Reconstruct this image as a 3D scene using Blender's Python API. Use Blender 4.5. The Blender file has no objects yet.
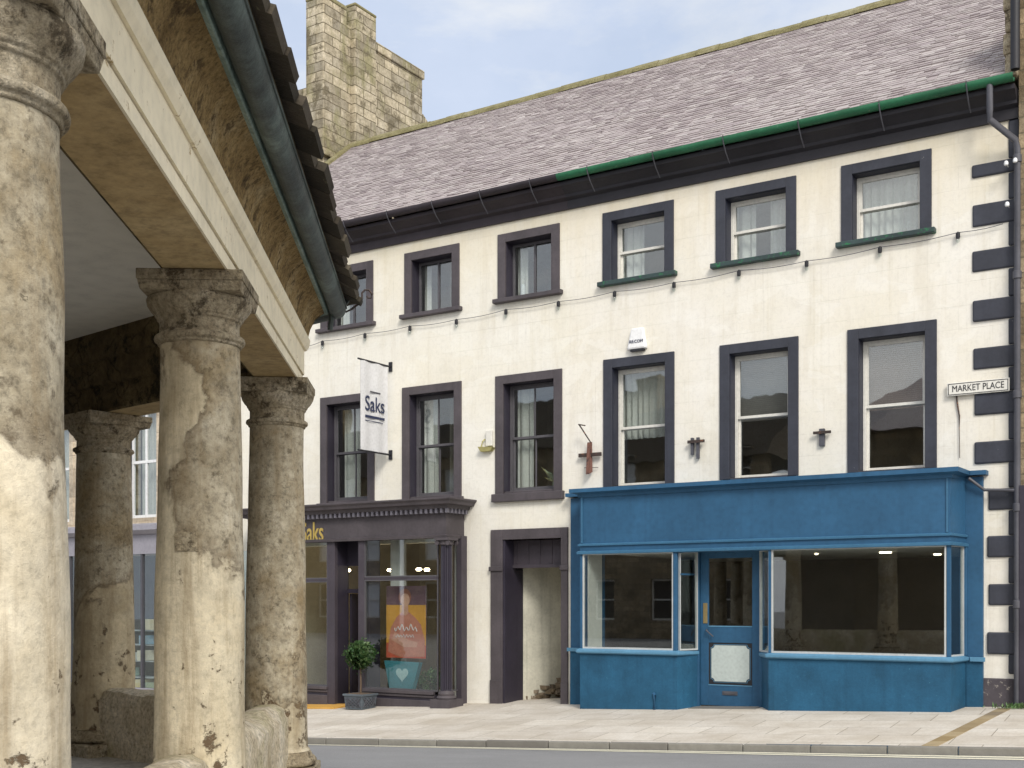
import bpy, bmesh, math, random
from mathutils import Vector, noise as mnoise
random.seed(7)
S = bpy.context.scene
COL = S.collection
R = math.radians
EYE = 1.6
YAW = R(32.6)
FPX = 1200.0
HOR = 602.0
CY, SY = math.cos(YAW), math.sin(YAW)

# ------------------------------------------------------------------ survey helpers
def ray(px, py):
    u = (px-512)/FPX
    return (-SY+u*CY, CY+u*SY, (HOR-py)/FPX)
def at(px, py, y):                      # the point of the upright plane y=const seen at a pixel
    d = ray(px, py); t = y/d[1]
    return (d[0]*t, EYE+d[2]*t)
def fx(px, y=20.0): return at(px, 600, y)[0]
def fz(px, py, y=20.0): return at(px, py, y)[1]

# ------------------------------------------------------------------ object helpers
def root_of(o):
    while o.parent: o = o.parent
    return o
def tag(o, label=None, cat=None, group=None, kind=None):
    if label: o['label'] = label
    if cat: o['category'] = cat
    if group: o['group'] = group
    if kind: o['kind'] = kind
    return o
def thing(name, loc, label, cat, group=None):
    o = bpy.data.objects.new(name, None); COL.objects.link(o)
    o.location = loc; o.empty_display_size = .2
    return tag(o, label, cat, group)

class MB:
    def __init__(s): s.v = []; s.f = []; s.m = []; s.tone = []
    def add(s, vs, fs, mi=0, tone=None):
        b = len(s.v); s.v += [tuple(v) for v in vs]
        for f in fs:
            s.f.append(tuple(b+i for i in f)); s.m.append(mi); s.tone.append(random.random() if tone is None else tone)
        return s
    def box(s, x0, x1, y0, y1, z0, z1, mi=0, tone=None):
        v = [(x0,y0,z0),(x1,y0,z0),(x1,y1,z0),(x0,y1,z0),(x0,y0,z1),(x1,y0,z1),(x1,y1,z1),(x0,y1,z1)]
        t = random.random() if tone is None else tone
        return s.add(v, [(0,3,2,1),(4,5,6,7),(0,1,5,4),(1,2,6,5),(2,3,7,6),(3,0,4,7)], mi, t)
    def hexa(s, v, mi=0, tone=None):
        t = random.random() if tone is None else tone
        return s.add(v, [(0,3,2,1),(4,5,6,7),(0,1,5,4),(1,2,6,5),(2,3,7,6),(3,0,4,7)], mi, t)
    def quad(s, a, b, c, d, mi=0): return s.add([a,b,c,d], [(0,1,2,3)], mi)
    def prism(s, pts, off, mi=0):       # polygon points (3D) extruded by a vector
        n = len(pts); o = Vector(off)
        vs = [Vector(p) for p in pts]; vs += [v+o for v in vs]
        fs = [tuple(range(n-1,-1,-1)), tuple(range(n,2*n))]
        fs += [(i,(i+1)%n,(i+1)%n+n,i+n) for i in range(n)]
        return s.add(vs, fs, mi, .5)
    def tube(s, pts, r, n=8, caps=True):
        pts = [Vector(p) for p in pts]; rings = []
        up = Vector((0,0,1))
        base = len(s.v); vs = []
        for i, p in enumerate(pts):
            d = (pts[min(i+1,len(pts)-1)]-pts[max(i-1,0)]).normalized()
            a = d.cross(up)
            if a.length < .05: a = d.cross(Vector((0,1,0)))
            a.normalize(); b = d.cross(a)
            rr = r[i] if isinstance(r,(list,tuple)) else r
            for k in range(n):
                w = 2*math.pi*k/n
                vs.append(p + (a*math.cos(w)+b*math.sin(w))*rr)
        fs = []
        for i in range(len(pts)-1):
            for k in range(n):
                fs.append((i*n+k, i*n+(k+1)%n, (i+1)*n+(k+1)%n, (i+1)*n+k))
        if caps: fs += [tuple(range(n-1,-1,-1)), tuple((len(pts)-1)*n+k for k in range(n))]
        return s.add(vs, fs, 0, .5)
    def lathe(s, prof, c, n=32, caps=True, wob=0):
        vs = []; fs = []
        for (r, z) in prof:
            for k in range(n):
                w = 2*math.pi*k/n
                rr = r
                if wob: rr = r + wob*mnoise.noise(Vector((math.cos(w)*1.3+c[0]*3, math.sin(w)*1.3, z*2.2)))
                vs.append((c[0]+rr*math.cos(w), c[1]+rr*math.sin(w), z))
        m = len(prof)
        for i in range(m-1):
            for k in range(n):
                fs.append((i*n+k, i*n+(k+1)%n, (i+1)*n+(k+1)%n, (i+1)*n+k))
        if caps: fs += [tuple(range(n-1,-1,-1)), tuple((m-1)*n+k for k in range(n))]
        return s.add(vs, fs, 0, .5)
    def sweep(s, prof, path, closed=False, mi=0, cap=True):
        # prof: closed loop of (outward offset, z); path: plan points; outward = right of travel
        n = len(path); P = [Vector((p[0],p[1])) for p in path]
        zs = [p[2] if len(p) > 2 else 0 for p in path]
        offs = []
        for i in range(n):
            dirs = []
            if closed or i > 0: dirs.append((P[i]-P[i-1]).normalized())
            if closed or i < n-1: dirs.append((P[(i+1)%n]-P[i]).normalized())
            ns = [Vector((d.y,-d.x)) for d in dirs]
            if len(ns) == 2:
                m = (ns[0]+ns[1]); m = m/ (m.length_squared/2) if m.length > 1e-6 else ns[0]
            else: m = ns[0]
            offs.append(m)
        k = len(prof); vs = []
        for i in range(n):
            for (b,z) in prof:
                q = P[i]+offs[i]*b; vs.append((q.x,q.y,z+zs[i]))
        fs = []
        for i in range(n if closed else n-1):
            j = (i+1)%n
            for a in range(k):
                c = (a+1)%k
                fs.append((i*k+a, j*k+a, j*k+c, i*k+c))
        if not closed and cap: fs += [tuple(range(k-1,-1,-1)), tuple((n-1)*k+a for a in range(k))]
        return s.add(vs, fs, mi, .5)
    def build(s, name, mat, parent=None, smooth=False, bevel=0, world=True):
        me = bpy.data.meshes.new(name)
        o = bpy.data.objects.new(name, me); COL.objects.link(o)
        off = Vector((0,0,0))
        if parent is not None:
            o.parent = parent
            if world: off = Vector(root_of(parent).location)
        me.from_pydata([tuple(Vector(v)-off) for v in s.v], [], s.f)
        mats = mat if isinstance(mat, (list,tuple)) else [mat]
        for m in mats: me.materials.append(m)
        for p, mi in zip(me.polygons, s.m): p.material_index = mi; p.use_smooth = smooth
        at_ = me.attributes.new('tone', 'FLOAT', 'FACE')
        at_.data.foreach_set('value', s.tone)
        bm = bmesh.new(); bm.from_mesh(me)
        bmesh.ops.recalc_face_normals(bm, faces=bm.faces); bm.to_mesh(me); bm.free()
        if bevel:
            b = o.modifiers.new('bevel', 'BEVEL'); b.width = bevel; b.segments = 2; b.limit_method = 'ANGLE'; b.angle_limit = R(40)
        if smooth:
            me.set_sharp_from_angle(angle=R(42)) if hasattr(me,'set_sharp_from_angle') else None
        return o

def text_part(s, size, name, mat, parent, loc, rot=(R(90),0,0), sx=1.0, extrude=.004, bold=0.0, align='CENTER', shear=0):
    cu = bpy.data.curves.new('lettering', 'FONT'); cu.body = s; cu.size = size
    cu.extrude = extrude; cu.offset = bold; cu.align_x = align; cu.align_y = 'CENTER'; cu.shear = shear
    t = bpy.data.objects.new('lettering', cu); COL.objects.link(t)
    bpy.context.view_layer.update()
    me = bpy.data.meshes.new_from_object(t.evaluated_get(bpy.context.evaluated_depsgraph_get()))
    bpy.data.objects.remove(t)
    o = bpy.data.objects.new(name, me); COL.objects.link(o)
    me.materials.clear(); me.materials.append(mat)
    from mathutils import Matrix, Euler
    M = Euler(rot).to_matrix().to_4x4() @ Matrix.Diagonal((sx,1,1,1))
    me.transform(M)
    off = Vector(root_of(parent).location)
    me.transform(Matrix.Translation(Vector(loc)-off))
    o.parent = parent
    return o

# ------------------------------------------------------------------ materials
def newmat(name):
    m = bpy.data.materials.new(name); m.use_nodes = True
    nt = m.node_tree; nt.nodes.clear()
    out = nt.nodes.new('ShaderNodeOutputMaterial')
    return m, nt, out
class G:
    def __init__(s, nt): s.nt = nt
    def n(s, t, **kw):
        nd = s.nt.nodes.new(t)
        for k, v in kw.items():
            if k.startswith('i_'): nd.inputs[k[2:].replace('_',' ')].default_value = v
            else: setattr(nd, k, v)
        return nd
    def l(s, a, b): s.nt.links.new(a, b)
    def pos(s, scale=(1,1,1), swap=False):
        g = s.n('ShaderNodeNewGeometry')
        src = g.outputs['Position']
        if swap == 'xz':
            sp = s.n('ShaderNodeSeparateXYZ'); cb = s.n('ShaderNodeCombineXYZ')
            ad = s.n('ShaderNodeMath', operation='ADD')
            s.l(src, sp.inputs[0]); s.l(sp.outputs[0], ad.inputs[0]); s.l(sp.outputs[1], ad.inputs[1])
            s.l(ad.outputs[0], cb.inputs[0]); s.l(sp.outputs[2], cb.inputs[1]); src = cb.outputs[0]
        mp = s.n('ShaderNodeMapping'); mp.inputs['Scale'].default_value = scale
        s.l(src, mp.inputs[0]); return mp.outputs[0]
    def noise(s, vec, scale, detail=6, rough=.6, dist=0):
        nd = s.n('ShaderNodeTexNoise'); nd.inputs['Scale'].default_value = scale
        nd.inputs['Detail'].default_value = detail; nd.inputs['Roughness'].default_value = rough
        nd.inputs['Distortion'].default_value = dist
        if vec is not None: s.l(vec, nd.inputs['Vector'])
        return nd.outputs['Fac']
    def ramp(s, fac, stops):
        r = s.n('ShaderNodeValToRGB'); e = r.color_ramp.elements
        while len(e) < len(stops): e.new(.5)
        for el, (p, c) in zip(e, stops):
            el.position = p; el.color = (c,c,c,1) if isinstance(c,(int,float)) else tuple(c)+(1,)
        s.l(fac, r.inputs[0]); return r.outputs[0]
    def mix(s, fac, a, b, mode='MIX'):
        m = s.n('ShaderNodeMix', data_type='RGBA', blend_type=mode)
        for src, idx in ((fac,0),(a,6),(b,7)):
            if isinstance(src,(int,float)): m.inputs[idx].default_value = src if idx == 0 else (src,src,src,1)
            elif isinstance(src,tuple): m.inputs[idx].default_value = src+(1,)
            else: s.l(src, m.inputs[idx])
        return m.outputs[2]
    def math(s, op, a, b=0.0, clamp=False):
        m = s.n('ShaderNodeMath', operation=op, use_clamp=clamp)
        for i, v in enumerate((a,b)):
            if isinstance(v,(int,float)): m.inputs[i].default_value = v
            else: s.l(v, m.inputs[i])
        return m.outputs[0]
    def cracks(s, vec, scale, width=.03, wob=.35):
        nz = s.n('ShaderNodeTexNoise'); nz.inputs['Scale'].default_value = scale*1.3; nz.inputs['Detail'].default_value = 6
        s.l(vec, nz.inputs['Vector']); sc = s.n('ShaderNodeVectorMath', operation='SCALE'); s.l(nz.outputs['Color'], sc.inputs[0]); sc.inputs['Scale'].default_value = wob
        ad = s.n('ShaderNodeVectorMath', operation='ADD'); s.l(vec, ad.inputs[0]); s.l(sc.outputs[0], ad.inputs[1])
        vo = s.n('ShaderNodeTexVoronoi', feature='DISTANCE_TO_EDGE'); vo.inputs['Scale'].default_value = scale; s.l(ad.outputs[0], vo.inputs['Vector'])
        gate = s.ramp(s.noise(vec, scale*.7, 3, .5), [(.42,0),(.58,1)])
        return s.math('MULTIPLY', s.ramp(vo.outputs['Distance'], [(0,1),(width,0)]), gate)
    def bump(s, h, strength=.4, dist=.02, nrm=None):
        b = s.n('ShaderNodeBump'); b.inputs['Strength'].default_value = strength; b.inputs['Distance'].default_value = dist
        s.l(h, b.inputs['Height'])
        if nrm is not None: s.l(nrm, b.inputs['Normal'])
        return b.outputs[0]
    def finish(s, out, col, rough=.7, nrm=None, spec=.4, metal=0):
        p = s.n('ShaderNodeBsdfPrincipled')
        for k, v in (('Base Color',col),('Roughness',rough)):
            if isinstance(v,(int,float)): p.inputs[k].default_value = v
            elif isinstance(v,tuple): p.inputs[k].default_value = v+(1,)
            else: s.l(v, p.inputs[k])
        p.inputs['Specular IOR Level'].default_value = spec; p.inputs['Metallic'].default_value = metal
        if nrm is not None: s.l(nrm, p.inputs['Normal'])
        s.l(p.outputs[0], out.inputs[0]); return p

def paint(name, col, rough=.55, var=.18, wear=None, wearamt=.0, bump=.25, scale=3., metal=0, streak=.0, spec=.4):
    m, nt, out = newmat(name); g = G(nt); v = g.pos()
    big = g.noise(v, scale*.5, 5, .65); fine = g.noise(v, scale*14, 4, .6)
    dk = tuple(c*(1-var) for c in col); lt = tuple(min(1,c*(1+var*.8)) for c in col)
    c = g.mix(g.ramp(big, [(.3,0),(.7,1)]), dk, lt)
    c = g.mix(g.math('MULTIPLY', g.ramp(fine, [(.35,0),(.7,1)]), .35), c, tuple(x*.75 for x in col))
    if streak:
        sv = g.pos((2.5,2.5,.12)); st = g.noise(sv, 3.0, 5, .6)
        c = g.mix(g.math('MULTIPLY', g.ramp(st, [(.5,0),(.75,1)]), streak), c, tuple(x*.45 for x in col))
    gr = g.noise(v, scale*7, 8, .75)
    c = g.mix(.35, c, g.ramp(gr, [(.36,.6),(.5,1.),(.66,1.22)]), 'MULTIPLY')
    if wear:
        wn = g.noise(v, scale*4, 8, .75, .3)
        c = g.mix(g.ramp(wn, [(.66-wearamt,0),(.69-wearamt,1)]), c, wear)
    b = g.bump(g.math('ADD', g.math('MULTIPLY', big, .6), g.math('MULTIPLY', fine, .25)), bump, .012)
    r = g.math('ADD', rough-.1, g.math('MULTIPLY', fine, .25))
    g.finish(out, c, r, b, spec, metal)
    return m

def stone(name, cols, scale=1.2, rough=.9, bump=.8, blocks=None, mortar=None, moss=None, dist=.03, blotch=None, swirl=.12, crack=0, crackc=None, grit=.45):
    # cols: dark, mid, light; blocks: (width, height) of ashlar courses
    m, nt, out = newmat(name); g = G(nt); v = g.pos()
    a = g.noise(v, scale, 8, .68, swirl); b = g.noise(v, scale*6, 8, .7); f = g.noise(v, scale*40, 4, .6)
    c = g.ramp(a, [(.28,cols[0]),(.5,cols[1]),(.72,cols[2])])
    c = g.mix(g.math('MULTIPLY', g.ramp(b, [(.42,0),(.66,1)]), .55), c, cols[0])
    h = g.math('ADD', g.math('MULTIPLY', b, .7), g.math('MULTIPLY', f, .25))
    if blocks:
        bv = g.pos(swap='xz'); bt = g.n('ShaderNodeTexBrick')
        wob = g.n('ShaderNodeVectorMath', operation='ADD'); sc = g.n('ShaderNodeVectorMath', operation='SCALE')
        nz = g.n('ShaderNodeTexNoise'); nz.inputs['Scale'].default_value = 2.5; g.l(v, nz.inputs['Vector'])
        g.l(nz.outputs['Color'], sc.inputs[0]); sc.inputs['Scale'].default_value = .05
        g.l(bv, wob.inputs[0]); g.l(sc.outputs[0], wob.inputs[1]); g.l(wob.outputs[0], bt.inputs['Vector'])
        bt.inputs['Scale'].default_value = 1; bt.inputs['Brick Width'].default_value = blocks[0]; bt.inputs['Row Height'].default_value = blocks[1]
        bt.inputs['Mortar Size'].default_value = .012; bt.inputs['Mortar Smooth'].default_value = .3; bt.inputs['Bias'].default_value = 0
        bt.inputs['Color1'].default_value = (.5,.5,.5,1); bt.inputs['Color2'].default_value = (1.15,1.12,1.05,1); bt.inputs['Mortar'].default_value = (.8,.8,.8,1)
        c = g.mix(.75, c, bt.outputs['Color'], 'MULTIPLY')
        c = g.mix(bt.outputs['Fac'], c, mortar or cols[0])
        h = g.math('SUBTRACT', h, g.math('MULTIPLY', bt.outputs['Fac'], .8))
    if moss:
        mz = g.noise(g.pos((1,1,.5)), 1.6, 8, .7)
        c = g.mix(g.math('MULTIPLY', g.ramp(mz, [(.5,0),(.62,1)]), .75), c, moss)
    if blotch:
        bz = g.noise(v, scale*2.2, 9, .75, swirl)
        c = g.mix(g.math('MULTIPLY', g.ramp(bz, [(.53,0),(.6,1)]), .9), c, blotch)
    if crack:
        ck = g.cracks(v, crack, .035)
        c = g.mix(g.math('MULTIPLY', ck, .55), c, crackc or tuple(x*.4 for x in cols[0])); h = g.math('SUBTRACT', h, g.math('MULTIPLY', ck, .9))
    pt = g.noise(v, scale*14, 7, .75)
    c = g.mix(grit, c, g.ramp(pt, [(.36,.35),(.5,.95),(.66,1.35)]), 'MULTIPLY')
    h = g.math('ADD', h, g.math('MULTIPLY', pt, .35))
    g.finish(out, c, rough, g.bump(h, bump, dist), .25)
    return m

def tone_mat(name, cols, rough=.85, spec=.3, bump=.5, lich=None):
    m, nt, out = newmat(name); g = G(nt); v = g.pos()
    a = g.n('ShaderNodeAttribute', attribute_name='tone')
    c = g.ramp(a.outputs['Fac'], [(i/(len(cols)-1)*.96+.02, c) for i, c in enumerate(cols)])
    b = g.noise(v, 5, 8, .7); f = g.noise(v, 38, 5, .6)
    c = g.mix(g.math('MULTIPLY', g.ramp(b, [(.4,0),(.65,1)]), .4), c, tuple(x*.72 for x in cols[0]))
    lg = g.noise(v, .5, 5, .6)
    c = g.mix(g.math('MULTIPLY', g.ramp(lg, [(.45,0),(.7,1)]), .35), c, tuple(x*1.0 for x in cols[-1]))
    if lich: c = g.mix(g.ramp(g.noise(v, 9, 6, .7, .5), [(.63,0),(.68,.9)]), c, lich)
    g.finish(out, c, rough, g.bump(g.math('ADD', b, g.math('MULTIPLY', f, .4)), bump, .02), spec)
    return m

def render_wall(name, base, warm, joints=True):
    m, nt, out = newmat(name); g = G(nt); v = g.pos()
    big = g.noise(v, .55, 6, .6); med = g.noise(v, 2.6, 8, .68); fine = g.noise(v, 30, 5, .6)
    c = g.mix(g.ramp(big, [(.35,0),(.65,1)]), base, warm)
    c = g.mix(g.math('MULTIPLY', g.ramp(med, [(.5,0),(.72,1)]), .4), c, tuple(x*.84 for x in warm))
    st = g.noise(g.pos((3.2,3.2,.1)), 2.2, 6, .65)
    c = g.mix(g.math('MULTIPLY', g.ramp(st, [(.56,0),(.74,1)]), .32), c, (warm[0]*.72, warm[1]*.68, warm[2]*.55))
    pt = g.noise(g.pos((1,1,1.4)), 1.1, 3, .45, .8)
    c = g.mix(g.math('MULTIPLY', g.ramp(pt, [(.56,0),(.575,1)]), .35), c, tuple(min(.83,x*1.06) for x in base))
    st2 = g.noise(g.pos((9,9,.16)), 2.0, 6, .7)
    c = g.mix(g.math('MULTIPLY', g.ramp(st2, [(.58,0),(.72,1)]), .28), c, (.40,.36,.29))
    gr = g.noise(v, 14, 9, .78)
    c = g.mix(.3, c, g.ramp(gr, [(.36,.72),(.5,1.),(.66,1.06)]), 'MULTIPLY')
    dr = g.noise(g.pos((1.6,1.6,.22)), 1.5, 7, .7, .2); c = g.mix(g.math('MULTIPLY', g.ramp(dr, [(.52,0),(.62,.7),(.75,1)]), .28), c, (.55,.49,.38))
    spots = g.noise(v, 11, 8, .75)
    c = g.mix(g.ramp(spots, [(.70,0),(.74,.6)]), c, (.38,.34,.27))
    # warm damp staining just under the eaves and at the foot of the wall
    sep = g.n('ShaderNodeSeparateXYZ'); g.l(v, sep.inputs[0])
    top = g.math('ADD', sep.outputs[2], g.math('MULTIPLY', g.noise(g.pos((2,2,.3)), 1.4, 5, .6), 1.6))
    mr = g.n('ShaderNodeMapRange'); mr.inputs['From Min'].default_value = 8.6; mr.inputs['From Max'].default_value = 10.2; g.l(top, mr.inputs['Value'])
    c = g.mix(g.math('MULTIPLY', mr.outputs[0], .45), c, (warm[0]*.9, warm[1]*.8, warm[2]*.58))
    h = g.math('ADD', g.math('MULTIPLY', med, .5), g.math('MULTIPLY', fine, .3))
    if joints:
        bt = g.n('ShaderNodeTexBrick'); g.l(g.pos(swap='xz'), bt.inputs['Vector'])
        bt.inputs['Scale'].default_value = 1; bt.inputs['Brick Width'].default_value = .95; bt.inputs['Row Height'].default_value = .372
        bt.inputs['Mortar Size'].default_value = .005; bt.inputs['Mortar Smooth'].default_value = .6
        jm = g.math('MULTIPLY', bt.outputs['Fac'], g.ramp(g.noise(v, .8, 3, .5), [(.35,.15),(.65,.8)]))
        c = g.mix(g.math('MULTIPLY', jm, .24), c, tuple(x*.6 for x in warm))
        h = g.math('SUBTRACT', h, g.math('MULTIPLY', jm, .7))
    g.finish(out, c, .85, g.bump(h, .45, .015), .25)
    return m

def column_mat(name, zt, seed, paintc=(.60,.53,.40), slope=0., rust=.5, p0=(0,0), amp=2.6):
    m, nt, out = newmat(name); g = G(nt)
    gp = g.n('ShaderNodeNewGeometry'); ofs = g.n('ShaderNodeVectorMath', operation='ADD')
    g.l(gp.outputs['Position'], ofs.inputs[0]); ofs.inputs[1].default_value = (seed*7.3, seed*3.1, 0)
    v = ofs.outputs[0]
    big = g.noise(v, 1.5, 9, .62, .5); med = g.noise(v, 5, 8, .7); fine = g.noise(v, 45, 5, .65); pit = g.noise(v, 16, 6, .7)
    sep = g.n('ShaderNodeSeparateXYZ'); g.l(gp.outputs['Position'], sep.inputs[0])
    zz_ = g.math('ADD', g.math('MULTIPLY', g.math('SUBTRACT', sep.outputs[2], zt), .9), g.math('MULTIPLY', g.math('SUBTRACT', .5, big), amp))
    if slope:
        lat = g.math('ADD', g.math('MULTIPLY', g.math('SUBTRACT', sep.outputs[0], p0[0]), CY), g.math('MULTIPLY', g.math('SUBTRACT', sep.outputs[1], p0[1]), SY))
        zz_ = g.math('ADD', zz_, g.math('MULTIPLY', lat, slope))
    mask = g.ramp(g.math('ADD', zz_, .5), [(.47,1),(.53,0)])       # 1 = limewash still on
    edge = g.ramp(g.math('ADD', zz_, .5), [(.40,0),(.49,.75),(.56,.6),(.66,0)])
    grit = g.noise(v, 26, 8, .78); pits = g.noise(v, 34, 5, .7)
    pc = g.mix(g.ramp(med, [(.35,0),(.65,1)]), tuple(x*.74 for x in paintc), tuple(min(1,x*1.1) for x in paintc))
    pc = g.mix(g.math('MULTIPLY', g.ramp(big, [(.48,0),(.62,1)]), .35), pc, (paintc[0]*.82, paintc[1]*.74, paintc[2]*.58))
    pc = g.mix(.5, pc, g.ramp(grit, [(.36,.55),(.5,1.),(.66,1.2)]), 'MULTIPLY')
    pc = g.mix(g.ramp(pits, [(.70,0),(.73,.9)]), pc, (.15,.11,.07))
    low = g.n('ShaderNodeMapRange'); low.inputs['From Min'].default_value = 1.75; low.inputs['From Max'].default_value = .75; g.l(sep.outputs[2], low.inputs['Value'])
    chips = g.math('ADD', g.noise(v, 7.5, 10, .72, .2), g.math('MULTIPLY', low.outputs[0], .115*rust*2))
    pc = g.mix(g.ramp(chips, [(.64,0),(.675,.5),(.685,1)]), pc, (.13,.09,.055))
    sc = g.ramp(med, [(.3,(.24,.195,.125)),(.45,(.36,.31,.22)),(.58,(.46,.405,.30)),(.7,(.56,.505,.39))])
    sc = g.mix(g.math('MULTIPLY', g.ramp(big, [(.48,0),(.60,1)]), .65), sc, (.30,.22,.11))
    sc = g.mix(.7, sc, g.ramp(grit, [(.36,.4),(.5,1.),(.66,1.3)]), 'MULTIPLY')
    sc = g.mix(g.math('MULTIPLY', g.ramp(pit, [(.56,0),(.66,1)]), .7), sc, (.09,.07,.045))
    c = g.mix(mask, sc, pc)
    c = g.mix(g.math('MULTIPLY', edge, .6), c, (.14,.10,.06))
    st = g.noise(g.pos((5,5,.45)), 1.8, 8, .72)
    c = g.mix(g.math('MULTIPLY', g.ramp(st, [(.48,0),(.66,1)]), .55), c, (.26,.19,.105))
    ck = g.cracks(v, 1.1, .008, .5); c = g.mix(g.math('MULTIPLY', ck, .0), c, (.10,.075,.05))
    h = g.math('ADD', g.math('MULTIPLY', mask, .45), g.math('ADD', g.math('MULTIPLY', med, .15), g.math('MULTIPLY', grit, .45)))
    h = g.math('SUBTRACT', h, g.math('ADD', g.math('MULTIPLY', g.ramp(chips, [(.66,0),(.675,1)]), .5), g.math('MULTIPLY', ck, .0)))
    g.finish(out, c, .9, g.bump(h, .85, .02), .2)
    return m

def glass_mat(name, wavy=.0, ior=1.6, tint=(.92,.95,.94)):
    m, nt, out = newmat(name); g = G(nt)
    tr = g.n('ShaderNodeBsdfTransparent'); tr.inputs[0].default_value = tint+(1,)
    gl = g.n('ShaderNodeBsdfGlossy'); gl.inputs['Roughness'].default_value = .015
    lw = g.n('ShaderNodeLayerWeight'); lw.inputs[0].default_value = .5
    f0 = ((ior-1)/(ior+1))**2
    frv = g.math('ADD', f0, g.math('MULTIPLY', g.math('POWER', lw.outputs['Facing'], 5.0), 1-f0))
    mx = g.n('ShaderNodeMixShader')
    if wavy:
        b = g.bump(g.noise(g.pos(), 1.6, 2, .4), wavy, .02)
        g.l(b, gl.inputs['Normal'])
    g.l(frv, mx.inputs[0]); g.l(tr.outputs[0], mx.inputs[1]); g.l(gl.outputs[0], mx.inputs[2])
    g.l(mx.outputs[0], out.inputs[0]); return m
def emit_mat(name, col, s):
    m, nt, out = newmat(name); g = G(nt); e = g.n('ShaderNodeEmission'); e.inputs[0].default_value = col+(1,); e.inputs[1].default_value = s
    g.l(e.outputs[0], out.inputs[0]); return m

M = {}
M['wall_l'] = render_wall('cream_masonry_paint', (.79,.765,.70), (.77,.73,.625))
M['wall_r'] = render_wall('ivory_masonry_paint', (.79,.76,.70), (.76,.715,.61))
M['purple'] = paint('aubergine_paint', (.082,.070,.077), .6, .3, streak=.3, bump=.5, wear=(.26,.23,.22), wearamt=-.045)
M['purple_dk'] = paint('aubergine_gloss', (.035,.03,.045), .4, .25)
M['purple_mid'] = paint('aubergine_mid', (.06,.05,.062), .55, .25, streak=.2)
M['slateblue'] = paint('slate_blue_paint', (.040,.043,.058), .6, .3, wear=(.45,.45,.43), wearamt=-.03, bump=.5, streak=.3)
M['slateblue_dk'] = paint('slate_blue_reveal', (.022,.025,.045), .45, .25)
M['black'] = paint('black_eaves_paint', (.022,.02,.026), .55, .3, streak=.2)
M['blackpurple'] = paint('eaves_brown_paint', (.035,.027,.033), .6, .3, streak=.3)
M['green'] = paint('green_gutter_paint', (.02,.13,.06), .5, .35, wear=(.20,.20,.16), wearamt=.03, bump=.4)
M['sillgreen'] = paint('green_sill_paint', (.035,.06,.06), .55, .35, wear=(.02,.16,.06), wearamt=.1)
M['blue'] = paint('shop_blue_paint', (.028,.102,.20), .5, .2, scale=2, streak=.22, bump=.5, spec=.35, wear=(.12,.20,.27), wearamt=-.03)
M['blue_riser'] = paint('shop_blue_render', (.018,.092,.175), .65, .3, scale=4, streak=.35, bump=1., wear=(.06,.19,.28), wearamt=.02, spec=.3)
M['lightblue'] = paint('pale_blue_edge', (.10,.25,.39), .45, .12)
M['white'] = paint('white_joinery', (.74,.72,.66), .5, .1, wear=(.35,.30,.24), wearamt=-.03)
M['whitecool'] = paint('white_board', (.80,.81,.82), .5, .05)
M['greyjoin'] = paint('grey_joinery', (.10,.095,.105), .45, .2)
M['lavender'] = paint('lavender_grey_paint', (.31,.30,.345), .5, .12, streak=.1)
M['curtain'] = paint('net_curtain', (.70,.69,.66), .9, .08)
M['interior'] = paint('plaster_interior', (.46,.43,.37), .9, .15)
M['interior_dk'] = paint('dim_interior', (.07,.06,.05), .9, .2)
M['interior_wh'] = paint('white_interior', (.72,.71,.68), .8, .05)
M['floorb'] = paint('interior_floor', (.12,.09,.06), .6, .2)
M['glass'] = glass_mat('window_glass', .08, 2.2)
M['shopglass'] = glass_mat('shop_glass', .0, 2.2)
M['gold'] = paint('gold_leaf', (.75,.55,.16), .35, .1, metal=.6)
M['iron'] = paint('rusty_iron', (.05,.035,.03), .6, .3, wear=(.20,.08,.04), wearamt=.1, bump=.6)
M['pipe'] = paint('grey_pipe', (.085,.085,.10), .5, .3, wear=(.25,.25,.22), wearamt=-.02)
M['brass'] = paint('brass', (.55,.42,.20), .35, .1, metal=.8)
M['signwhite'] = paint('sign_enamel', (.74,.72,.66), .4, .06)
M['ink'] = paint('black_lettering', (.02,.02,.025), .5, .1)
M['navyink'] = paint('navy_lettering', (.03,.04,.09), .5, .1)
M['ashlar'] = stone('chimney_ashlar', ((.26,.22,.15),(.50,.44,.33),(.66,.60,.49)), 1.0, .92, 1., (.62,.25), (.16,.13,.08), moss=(.24,.22,.11), blotch=(.15,.125,.08))
M['rubble'] = stone('sandstone_wall', ((.16,.12,.07),(.33,.26,.17),(.46,.38,.27)), 1.1, .92, 1., (.55,.24), (.18,.15,.1))
M['beige'] = stone('pale_dressed_stone', ((.45,.38,.29),(.58,.50,.40),(.66,.60,.50)), .7, .9, .4, (.9,.36), (.42,.35,.27))
M['ridge'] = stone('ridge_stone', ((.13,.115,.05),(.24,.215,.11),(.34,.31,.20)), 2.2, .9, .7)
M['crossstone'] = stone('weathered_sandstone', ((.13,.10,.055),(.30,.24,.15),(.46,.40,.29)), 2.2, .92, 1.1, blotch=(.08,.065,.045), dist=.035)
M['capstone'] = stone('capital_sandstone', ((.27,.21,.13),(.50,.42,.29),(.68,.61,.48)), 3.2, .92, 1.2, blotch=(.10,.075,.045), dist=.035, grit=.75)
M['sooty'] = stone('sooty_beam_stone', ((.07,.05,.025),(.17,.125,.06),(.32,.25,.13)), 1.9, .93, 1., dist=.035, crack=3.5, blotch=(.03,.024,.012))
M['soffit'] = stone('tan_soffit', ((.34,.24,.11),(.45,.33,.17),(.53,.41,.23)), .9, .9, .35)
M['frieze'] = stone('ochre_frieze_stone', ((.24,.155,.06),(.46,.32,.14),(.62,.49,.28)), 3.4, .92, 1., blotch=(.13,.085,.04), dist=.05, swirl=0, grit=.8)
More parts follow.
